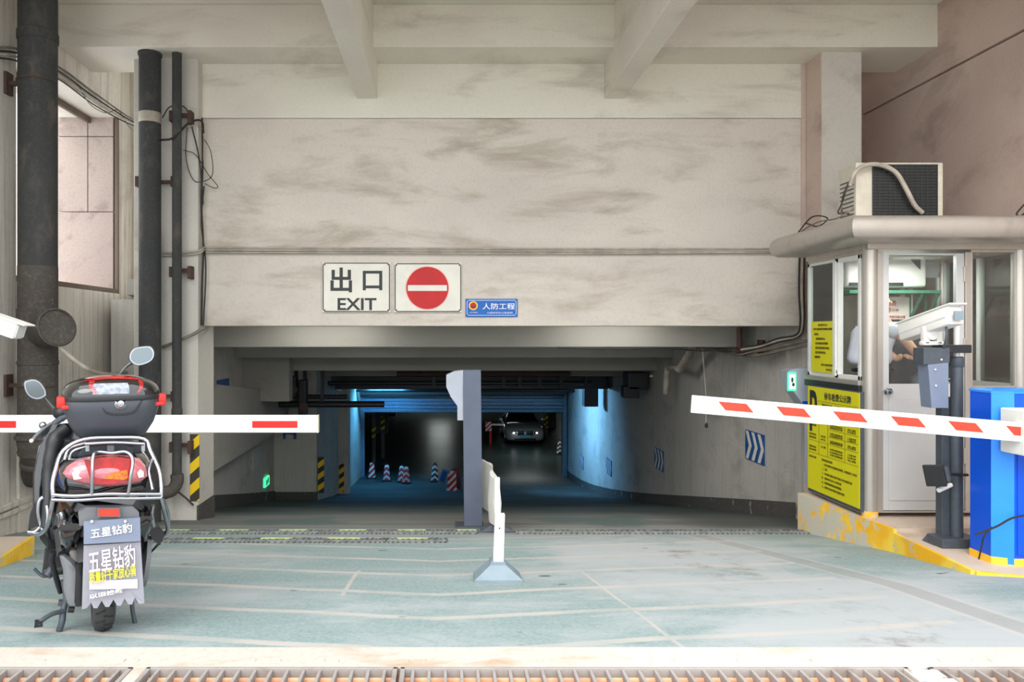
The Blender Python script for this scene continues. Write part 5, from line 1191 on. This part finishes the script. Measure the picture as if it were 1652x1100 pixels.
stext('质量好千家放心骑', 182, 926, yfp+.018, 74, 18, m_yprint, flap, .004, 3)
SB(MB().prism([S(144, 951, yfp+.034), S(144, 937, yfp+.03), S(222, 934, yfp+.03), S(222, 949, yfp+.034)], (0, .004, 0)), 'blurred_print', plain('pale_lilac_print', rgb(206, 200, 220), .5), flap, False)
stext('以旧换新', 172, 957, yfp+.03, 54, 7, m_wprint, flap, .02, 4)
# tail lamp
def lens(pts, yb, bulge, nm, m, par=None):
    P_ = [S(px, py, yb) for px, py in pts]; c = sum(P_, Vector())/len(P_); rings = [[p+Vector((0, .04, 0)) for p in P_]]
    for k in range(6):
        a = k/5*PI/2; rings.append([c+(p-c)*max(.02, math.cos(a)*.999)+Vector((0, -bulge*math.sin(a), 0)) for p in P_])
    return SB(MB().loft(rings), nm, m, par)
ol = [(101, 764), (108, 753), (122, 744), (145, 738), (175, 735), (205, 736), (226, 741), (235, 752), (238, 768), (228, 777), (205, 782), (175, 785), (145, 783), (122, 777), (106, 770)]
tl = lens(ol, -.30, .07, 'tail_lamp', m_palelens)
SB(MB().prism([S(px, py, -.365) for px, py in [(136, 744), (160, 738), (190, 737), (212, 740), (209, 776), (180, 781), (148, 780)]], (0, .05, 0)), 'red_lens', m_redlens, tl, False)
SB(MB().prism([S(px, py, -.369) for px, py in [(168, 772), (172, 764), (205, 758), (207, 770), (200, 774)]], (0, .01, 0)), 'amber_reflex', plain('amber_reflex', rgb(244, 120, 40), .2, var=.5, vs=60), tl, False)
for a_, b_ in (((116, 757), (132, 774)), ((221, 757), (232, 771))):
    SB(MB().prism([S(a_[0], a_[1]+6, -.352), S((a_[0]+b_[0])/2, a_[1], -.356), S(b_[0], a_[1]+4, -.352), S(b_[0], b_[1]-2, -.352), S(a_[0]+3, b_[1], -.352)], (0, .03, 0)), 'clear_lens', plain('clear_indicator', rgb(244, 224, 216), .1, var=.3, vs=60), tl, False)
# seat
mb = MB(); st = S(170, 722, .15)
mb.loft([ring2(st.x, y, z, a, .05, 3) for y, z, a in ((-.12, st.z+.0, .12), (-.05, st.z, .17), (.2, st.z-.02, .175), (.45, st.z-.03, .15), (.66, st.z-.01, .08))]); SB(mb, 'seat', m_leather)
# leg shield and front apron
ls = S(120, 760, .85)
mb = MB(); mb.loft([[(ls.x+u, .80+.10*(z-.3)+abs(u)*-.25+v, z) for u, v in sq(18, w_, .035, 3)] for z, w_ in ((.22, .12), (.32, .19), (.5, .22), (.7, .22), (.86, .19), (.98, .12))]); SB(mb, 'leg_shield', m_blackgloss)
mb = MB(); mb.box(ls.x-.16, ls.x+.16, .35, .85, .20, .25, .02); SB(mb, 'foot_board', m_black)
# seat-back cushion seen left of the top box
SB(MB().loft([ring2(0, 0, 0, .001, .001, 2, 12)]) if False else MB().tube([S(108, 692, .10), S(92, 705, .08), S(84, 730, .06), S(79, 765, .04), (S(78, 810, .0)), S(74, 850, -.02)], [.035, .042, .036, .03, .028, .026], 12, smooth=4), 'left_side_pad', m_black)
# chrome rack
def tb_(pts, r, nm='rack_tube', m=m_chrome, par=None, sm=4): return SB(MB().tube([S(*p) for p in pts], r, 10, smooth=sm), nm, m, par)
rack = tb_([(86, 802, -.34), (85, 780, -.33), (90, 757, -.30), (102, 727, -.24), (135, 709, -.22), (185, 706, -.22), (232, 708, -.22), (243, 728, -.24), (256, 757, -.30), (260, 780, -.33), (260, 802, -.34)], .011, 'rear_rack')
for p in ([(84, 798, -.35), (120, 800, -.38), (170, 797, -.39), (215, 797, -.38), (260, 797, -.35)], [(84, 806, -.35), (120, 807, -.38), (170, 804, -.39), (215, 804, -.38), (260, 803, -.35)],
          [(148, 797, -.39), (149, 765, -.40), (150, 738, -.39), (157, 729, -.36), (180, 731, -.35), (203, 729, -.36), (214, 741, -.39), (211, 768, -.40), (207, 796, -.39)],
          [(137, 716, -.23), (185, 714, -.24), (232, 716, -.23)], [(104, 742, -.2), (112, 724, -.18), (140, 714, -.2)], [(112, 742, -.1), (118, 728, -.1), (140, 720, -.1)], [(246, 740, -.28), (240, 760, -.28), (246, 790, -.33)]):
    tb_(p, .0085, 'rack_bar', m_chrome, rack)
for px in (141, 231): SB(MB().prism([S(px-3, 728, -.22), S(px-3, 714, -.22), S(px+3, 714, -.22), S(px+3, 728, -.22)], (0, .02, 0)), 'rack_lug', m_chrome, rack, False)
SB(MB().prism([S(173, 728, -.2), S(173, 719, -.2), S(184, 719, -.2), S(184, 728, -.2)], (0, .02, 0)), 'latch_plate', m_greyplas, rack, False)
# side guards
gl_ = tb_([(86, 802, -.34), (82, 825, -.32), (80, 840, -.28), (72, 856, -.2), (60, 862, -.05), (48, 858, .05)], .011, 'left_guard')
tb_([(70, 802, .0), (64, 808, .0), (62, 826, .0), (66, 845, .0), (70, 855, -.02)], .012, 'guard_loop', m_chrome, gl_)
tb_([(76, 815, -.05), (78, 835, -.06), (74, 858, -.06)], .012, 'guard_loop', m_chrome, gl_)
fp = SB(MB().prism([S(45, 856, .02), S(48, 832, .02), S(54, 818, .02), S(66, 816, .02), (S(66, 846, .02))], (0, .10, 0)), 'foot_peg', m_black, None, False)
tb_([(44, 858, .0), (56, 858, .0), (66, 849, .0)], .010, 'peg_rim', m_chrome, fp)
gr2 = tb_([(260, 802, -.34), (264, 820, -.3), (268, 838, -.2), (271, 852, -.1), (266, 862, -.02), (254, 868, .05)], .011, 'right_guard')
tb_([(264, 812, -.1), (270, 825, -.05), (272, 845, 0), (270, 858, 0)], .010, 'guard_loop', m_chrome, gr2)
tb_([(247, 815, -.26), (245, 830, -.24), (248, 848, -.2)], .010, 'guard_loop', m_chrome, gr2)
SB(MB().prism([S(245, 870, -.05), S(240, 855, -.05), (S(256, 850, -.05)), S(266, 862, -.05), S(258, 880, -.05)], (0, .08, 0)), 'right_foot_peg', m_black, None, False)
tb_([(262, 870, 0), (256, 877, .0), (235, 900, .05)], .006, 'brake_rod', m_black)
tb_([(96, 826, -.2), (100, 835, -.2), (98, 848, -.18)], .018, 'left_damper', m_chrome)
# chain-side / motor cover
SB(MB().loft([[(S(px, 0, yl).x+u, yl+v, S(px, py, yl).z) for u, v in sq(14, a, .10, 3)] for px, py, yl, a in ((100, 888, -.02, .015), (110, 900, -.04, .035), (118, 915, -.05, .045), (118, 945, -.05, .045), (120, 965, -.05, .035))]), 'motor_cover', m_greyplas)
SB(MB().loft([[(S(px, 0, yl).x+u, yl+v, S(px, py, yl).z) for u, v in sq(14, a, .06, 3)] for px, py, yl, a in ((128, 905, -.1, .02), (130, 925, -.1, .03), (128, 965, -.1, .03), (128, 972, -.1, .02))]), 'dark_cover', m_black)
tb_([(122, 850, -.12), (119, 870, -.12), (118, 885, -.1), (124, 905, -.08)], .022, 'pale_fork', m_dusty)
tb_([(131, 842, -.15), (134, 865, -.14), (134, 890, -.12)], .018, 'pale_fork', m_dusty)
SB(MB().cyl(S(231, 905, 0), S(238, 905, .0), .13, n=20), 'right_hub_cover', m_greyplas)
tb_([(86, 890, 0), (84, 905, .02), (90, 930, .05), (98, 955, .1)], .014, 'frame_tube', m_black)
# centre stand
cs = tb_([(103, 935, .05), (107, 962, .05), (102, 985, .04), (100, 1003, .02), (95, 1018, .02)], .016, 'centre_stand', m_dgrey)
tb_([(104, 985, .03), (85, 990, .0), (68, 1000, -.03), (62, 1008, -.04)], .012, 'stand_lever', m_dgrey, cs)
SB(MB().prism([S(55, 1013, -.05), S(56, 1003, -.05), S(68, 1002, -.05), S(69, 1011, -.05)], (0, .03, 0)), 'lever_pad', m_black, cs, False)
SB(MB().cyl(S(110, 983, .0), S(120, 983, .0), .016, n=12), 'stand_bolt', m_black, cs)
tb_([(212, 960, .05), (214, 985, .04), (218, 1005, .03), (220, 1012, .02)], .011, 'right_leg', m_dgrey, cs)
SB(MB().beam(S(94, 972, .05), S(112, 972, .05), .03, .025), 'stand_crossbar', m_dgrey, cs)
tb_([(55, 917, .1), (62, 924, .1), (72, 930, .1), (84, 922, .12)], .008, 'side_lever', m_dgrey)
SB(MB().cyl(S(76, 930, .1), S(84, 918, .12), .022, n=12), 'lever_pivot', m_dgrey)
# top box
bt = S(183, 706, -.2); rm = S(183, 645, -.2); BW = (S(265, 645, -.2)-S(101, 645, -.2)).length/2; yb_ = -.02
def boxring(z, a, b, cy, e=3.6): return [(rm.x+u, cy+v, z) for u, v in sq(36, a, b, e)]
zb_b = bt.z-.005; zr_ = rm.z
tbx = SB(MB().loft([boxring(zb_b, BW*.66, .13, yb_), boxring(zb_b+.012, BW*.72, .15, yb_), boxring(zb_b+(zr_-zb_b)*.35, BW*.86, .185, yb_), boxring(zb_b+(zr_-zb_b)*.7, BW*.955, .205, yb_), boxring(zr_-.01, BW, .215, yb_), boxring(zr_, BW*.99, .21, yb_)]), 'top_box', m_case)
SB(MB().loft([boxring(zr_, BW*1.0, .222, yb_), boxring(zr_+.012, BW*1.01, .225, yb_), boxring(zr_+.022, BW*1.0, .222, yb_)]), 'rim_seal', m_black, tbx)
zt_l = S(183, 605, -.1).z
def lidp(th, v):            # th ring angle, v 0 rim .. 1 top
    s_ = (1-v**2.6)**.5 if v < 1 else 0; s_ = max(s_, .02)
    c = math.cos(th); s2 = math.sin(th); e = 3.2
    return Vector((rm.x+BW*.985*s_*math.copysign(abs(c)**(2/e), c), yb_+.215*(s_**.9)*math.copysign(abs(s2)**(2/e), s2), zr_+.02+(zt_l-zr_-.02)*v))
SB(MB().loft([[lidp(2*PI*k/40, v) for k in range(40)] for v in (0, .15, .3, .45, .6, .72, .82, .9, .96, .99, 1)]), 'lid', m_blackgloss, tbx)
def lidx(xf_, v, off=.004):      # point on the rear side at lateral fraction xf_ (-1..1)
    x = max(-.999, min(.999, xf_)); c = math.copysign(abs(x)**(3.2/2), x); th = -math.acos(max(-1, min(1, c)))
    p = lidp(th, v); q = Vector((rm.x, yb_, zr_-.1)); return p+(p-q).normalized()*off
def strip(fr_, nm, m, n_=10):
    lp = lambda a_, b_, t_: (a_[0]+(b_[0]-a_[0])*t_, a_[1]+(b_[1]-a_[1])*t_)
    rings = [[lidx(*lp(a_, b_, q/6)) for q in range(7)]+[lidx(*lp(a_, b_, q/6), .0005) for q in range(6, -1, -1)] for a_, b_ in fr_]
    return SB(MB().loft(rings), nm, m, tbx)
strip([((-.80+1.6*k/16, .70+.12*math.cos((k/8-1)*1.3)), (-.78+1.56*k/16, .88+.08*math.cos((k/8-1)*1.4))) for k in range(17)], 'red_band', m_redlens)
strip([((-.62+.25*k/6, .74-.62*k/6), (-.50+.22*k/6, .76-.62*k/6)) for k in range(7)], 'red_blade', m_redlens)
strip([((.50+.0-.06*k/6+.14*(1-k/6), .70-.6*k/6), (.60-.10*k/6+.16*(1-k/6), .74-.62*k/6)) for k in range(7)], 'red_blade', m_redlens)
strip([((-.40+.70*k/8, .10), (-.45+.78*k/8, .62)) for k in range(9)], 'clear_window', plain('pale_lid_window', rgb(150, 158, 176), .12, var=.5, vs=40, coat=1))
for s_ in (-1, 1):
    c = Vector((rm.x+s_*BW*1.0, yb_-.10, zr_-.008))
    SB(MB().box(c.x-.020, c.x+.020, c.y-.05, c.y+.05, c.z-.026, c.z+.028, .008).box(c.x-.02-s_*.02, c.x+.03-s_*.02, c.y-.06, c.y+.02, c.z-.032, c.z-.012, .006), 'red_latch', m_red, tbx)
lk = Vector((rm.x-.0+(S(194, 650, -.2).x-rm.x), yb_-.205, S(194, 651, -.23).z))
SB(MB().lathe(lk, (0, -1, 0), [(.028, 0), (.028, .008), (.018, .014), (.016, .018), (.004, .019)], 20), 'lock', m_chrome, tbx)
SB(MB().tube([Vector((lk.x-.11, yb_-.205, lk.z+.03)), Vector((lk.x-.085, yb_-.205, lk.z-.01)), Vector((lk.x-.06, yb_-.203, lk.z-.045)), Vector((lk.x, yb_-.2, lk.z-.055)), Vector((lk.x+.06, yb_-.203, lk.z-.045)), Vector((lk.x+.085, yb_-.205, lk.z-.01)), Vector((lk.x+.11, yb_-.205, lk.z+.03))], .005, 6, smooth=4), 'lock_recess', m_black, tbx)
# handlebar, grip, levers
hb_ = tb_([(118, 668, 1.0), (105, 672, .98), (92, 680, .95), (80, 690, .92), (64, 700, .90)], .020, 'left_grip', m_dgrey)
tb_([(82, 683, .90), (70, 692, .86), (58, 703, .82), (52, 711, .80)], .010, 'brake_lever', m_greyplas, hb_)
SB(MB().ell(S(69, 686, .88), .022, .022, .022, 12, 8), 'bar_end', m_chrome, hb_); SB(MB().ell(S(51, 711, .80), .013, .013, .013, 10, 6), 'lever_ball', m_white, hb_)
SB(MB().ell(S(100, 665, 1.02), .055, .06, .05, 14, 10), 'switch_housing', m_black, hb_)
SB(MB().ell(S(100, 678, 1.0), .016, .01, .01, 8, 6), 'green_light', m_green, hb_)
tb_([(120, 665, 1.02), (150, 660, 1.05), (185, 660, 1.05), (215, 668, 1.0)], .014, 'handlebar', m_black)
SB(MB().box(*[v for v in (S(150, 0, 1.05).x-.1, S(150, 0, 1.05).x+.1, 1.0, 1.12, .88, 1.0)], .03), 'instrument_cowl', m_blackgloss)
SB(MB().tube([(S(160, 700, .9).x, .95, .85), (cxw, 1.10, .55), (cxw, 1.22, RW)], .035, 12), 'front_fork', m_greyplas)
# mirrors
def mirror(out, yl, stalk, nm, tilt):
    P_ = [S(px, py, yl) for px, py in out]; c = sum(P_, Vector())/len(P_)
    sh = spline(P_, 4, True)
    b = MB().loft([[c+(p-c)*k_+Vector((0, o_, 0)) for p in sh] for k_, o_ in ((.97, 0), (1.03, .006), (1.05, .02), (.95, .045), (.6, .06), (.1, .065))])
    o = SB(b, nm, m_chrome)
    SB(MB().loft([[c+(p-c)*.87+Vector((0, o_, 0)) for p in sh] for o_ in (-.004, .006)]), 'mirror_glass', m_mirror, o, False)
    SB(MB().tube([S(*p) for p in stalk], .011, 10, smooth=4), 'mirror_stalk', m_blackgloss, o)
mirror([(39, 617), (46, 613), (56, 612), (66, 618), (74, 632), (72, 640), (60, 644), (48, 640), (41, 630)], 1.02, [(66, 636, 1.05), (75, 645, 1.05), (84, 655, 1.04), (95, 668, 1.02)], 'left_mirror', 0)
mirror([(209, 572), (216, 562), (230, 559), (243, 559), (249, 569), (246, 580), (234, 587), (220, 589), (210, 582)], 1.02, [(216, 584, 1.05), (205, 590, 1.05), (196, 600, 1.04), (188, 612, 1.02), (182, 640, 1.0)], 'right_mirror', 0)
# ================================================================ CONES, BOARDS, CAR
def cone_at(px, pybase, y, m, label, h=.54, w_=.16, copy=None):
    x = X_(px, y); z = zf(y); t = thing('traffic_cone', label, 'traffic cone', (x, y, z), 0, 'striped cones on the garage floor')
    def rg(a, z): return [(u, v, z) for u, v in sq(12, a, a, 4)]
    MB().loft([rg(w_, 0), rg(w_, .05), rg(w_*.95, .06)]).build('base', m_black, t, local=True)
    MB().loft([rg(w_*.78, .06), rg(w_*.45, h-.04), rg(w_*.32, h)]).build('body', m, t, local=True)
    MB().loft([rg(w_*.2, h), rg(w_*.18, h+.04)]).build('top_ring', m_black, t, local=True)
    return t
cone_at(600, 765, 25.3, m_cone3, 'red and white striped cone at far left by the shutter')
c0 = cone_at(624, 767, 24.6, m_cone, 'second red and white cone from the left by the shutter')
cone_at(648, 768, 24.3, m_cone, 'left one of the two touching cones'); cone_at(655.5, 768.5, 24.0, m_cone, 'right one of the two touching cones')
cone_at(701.5, 769, 24.4, m_cone2, 'black and white cone left of the leaning blue board', .6)
cone_at(903, 721, 31, m_cone2, 'cone at the right wall beyond the shutter', .6)
t = thing('leaning_board', 'pale blue framed board leaning between a cone and a red barrel', 'board', at(714, 779, 23.4))
Q = [at(706, 778, 23.4), at(716, 781, 23.4), at(724, 758, 23.4), at(714, 755, 23.4)]
MB().prism(Q, (0, .06, 0)).build('frame', m_plasgrey, t)
cq = sum(Q, Vector())/4
MB().prism([cq+(q-cq)*.72+Vector((0, -.01, 0)) for q in Q], (0, .03, 0)).build('panel', m_signblue, t)
yq = 21.8
t = thing('plastic_barrel', 'red plastic barrel with white stripes left of the tall column', 'barrel', (X_(729, yq), yq, zf(yq)))
MB().loft([[(X_(729, yq)+u, yq+v, zf(yq)+z) for u, v in sq(14, a, a*.8, 3)] for z, a in ((.0, .17), (.05, .165), (.06, .13), (.3, .13), (.5, .12), (.56, .09))]).build('body', m_cone3, t, smooth=True)
t = thing('plastic_barrel', 'plain red plastic barrel behind the striped one', 'barrel', (X_(736, yq+.5), yq+.5, zf(yq+.5)))
MB().loft([[(X_(735, yq+.5)+u, yq+.5+v, zf(yq+.5)+z) for u, v in sq(14, a, a*.8, 3)] for z, a in ((.0, .17), (.3, .16), (.56, .15), (.62, .1))]).build('body', plain('dark_red_plastic', rgb(120, 22, 24), .4), t, smooth=True)
# hazard marks on inner columns and inner arm
for px, py0, py1, y in ((617.5, 672, 693, 30.0), (603, 688, 706, 29), (881, 668, 690, 36)):
    a = at(px-2.5, py1, y); b = at(px+2.5, py0, y)
    t = tag(MB().box(a.x, b.x, y, y+.1, -3.57, b.z+.5).build('marker_post', m_dark), 'slim dark post with hazard stripes in the hall, %s' % {617.5: 'right one of the left pair', 603: 'left one of the left pair', 881: 'right of the car'}[px], 'post')
    MB().box(a.x-.02, b.x+.02, y-.02, y, a.z, b.z).build('hazard_strip', m_hazard2, t)
t = thing('inner_barrier', 'small inner barrier with red and white board left of the car', 'barrier', (X_(788, 34), 34, zf(34)))
a = at(783, 695, 34); b = at(793, 680, 34)
MB().box(a.x, b.x, 33.9, 34, a.z, b.z, .01).build('board', m_cone3, t)
MB().box(b.x-.1, b.x, 34, 34.15, zf(34), b.z, .01).build('post', m_red, t)
a = at(793, 684, 34); b = at(812, 686, 34); MB().box(a.x, b.x, 33.95, 34, b.z, a.z+.02).build('arm', m_white, t)

# the car, front to the camera
yc_ = 33.5; xc = X_(847.5, yc_); zc = zf(yc_); car = thing('car', 'silver saloon car facing the camera in the garage hall', 'car', (xc, yc_, zc))
def cr_(y, hw, z0, z1, e=4.5, n=24): return [(u, y, (z0+z1)/2+v) for u, v in sq(n, hw, (z1-z0)/2, e)]
MB().loft([cr_(0, .62, .28, .60), cr_(.06, .80, .20, .68), cr_(.25, .89, .18, .76), cr_(.8, .91, .2, .86), cr_(1.5, .91, .2, .93), cr_(3.6, .91, .2, .95), cr_(4.5, .88, .25, .93), cr_(4.68, .72, .35, .8)]).build('body', m_carpaint, car, local=True, smooth=True, angle=50)
MB().loft([cr_(1.3, .78, .85, .93, 3), cr_(1.9, .70, .85, 1.22, 3), cr_(2.3, .64, .85, 1.40, 3), cr_(3.2, .62, .85, 1.42, 3), cr_(4.1, .70, .85, 1.05, 3)]).build('cabin', m_carglass, car, local=True, smooth=True)
MB().loft([cr_(2.25, .57, 1.37, 1.425, 3), cr_(2.6, .60, 1.36, 1.44, 3), cr_(3.3, .58, 1.36, 1.44, 3)]).build('roof', m_carpaint, car, local=True, smooth=True)
for s_ in (-1, 1):
    MB().box(s_*.20-.15, s_*.20+.15, -.03, .05, .46, .64, .03).build('grille', m_black, car, local=True, smooth=True)
    MB().tube([(s_*.20-.155, -.02, .46), (s_*.20+.155, -.02, .46), (s_*.20+.16, -.01, .65), (s_*.20-.16, -.01, .65)], .012, 6, closed=True).build('grille_rim', m_chrome, car, local=True)
    MB().loft([[(s_*(.40+.34*k), .0+.14*k-.02, .56+.03*k+.05*v_) for v_ in (-1, 1)]+[(s_*(.40+.34*k), .08+.14*k, .56+.03*k+.05*v_) for v_ in (1, -1)] for k in (0, .5, 1)]).build('headlamp', m_bulb if False else m_mirror, car, local=True)
    MB().ell((s_*.52, .0, .57), .04, .03, .035, 10, 8).build('lamp_bulb', m_bulb, car, local=True)
    MB().box(s_*.62-.10, s_*.62+.10, .03, .12, .30, .38, .02).build('fog_vent', m_black, car, local=True)
    MB().box(s_*1.0-.09, s_*1.0+.09, 1.42, 1.56, .96, 1.08, .03).build('door_mirror', m_carpaint, car, local=True, smooth=True)
    for y in (.85, 3.7):
        w_ = MB().lathe((s_*.76-.10*s_, y, .31), (s_, 0, 0), [(.22, 0), (.31, .03), (.31, .2), (.22, .22)], 24).build('wheel', m_rubber, car, local=True, smooth=True)
        MB().lathe((s_*.76+.08*s_, y, .31), (s_, 0, 0), [(.05, 0), (.2, .02), (.2, .04), (.05, .05)], 16).build('rim', m_chrome, w_, local=True)
MB().box(-.5, .5, -.0, .06, .24, .34, .02).build('lower_grille', m_black, car, local=True)
MB().box(-.22, .22, -.05, -.03, .36, .48, .004).build('licence_plate', plain('blue_licence_plate', rgb(60, 170, 210), .4), car, local=True)
MB().beam((0, .12, .72), (0, .9, .90), .02, .01).build('bonnet_crease', m_carpaint, car, local=True)
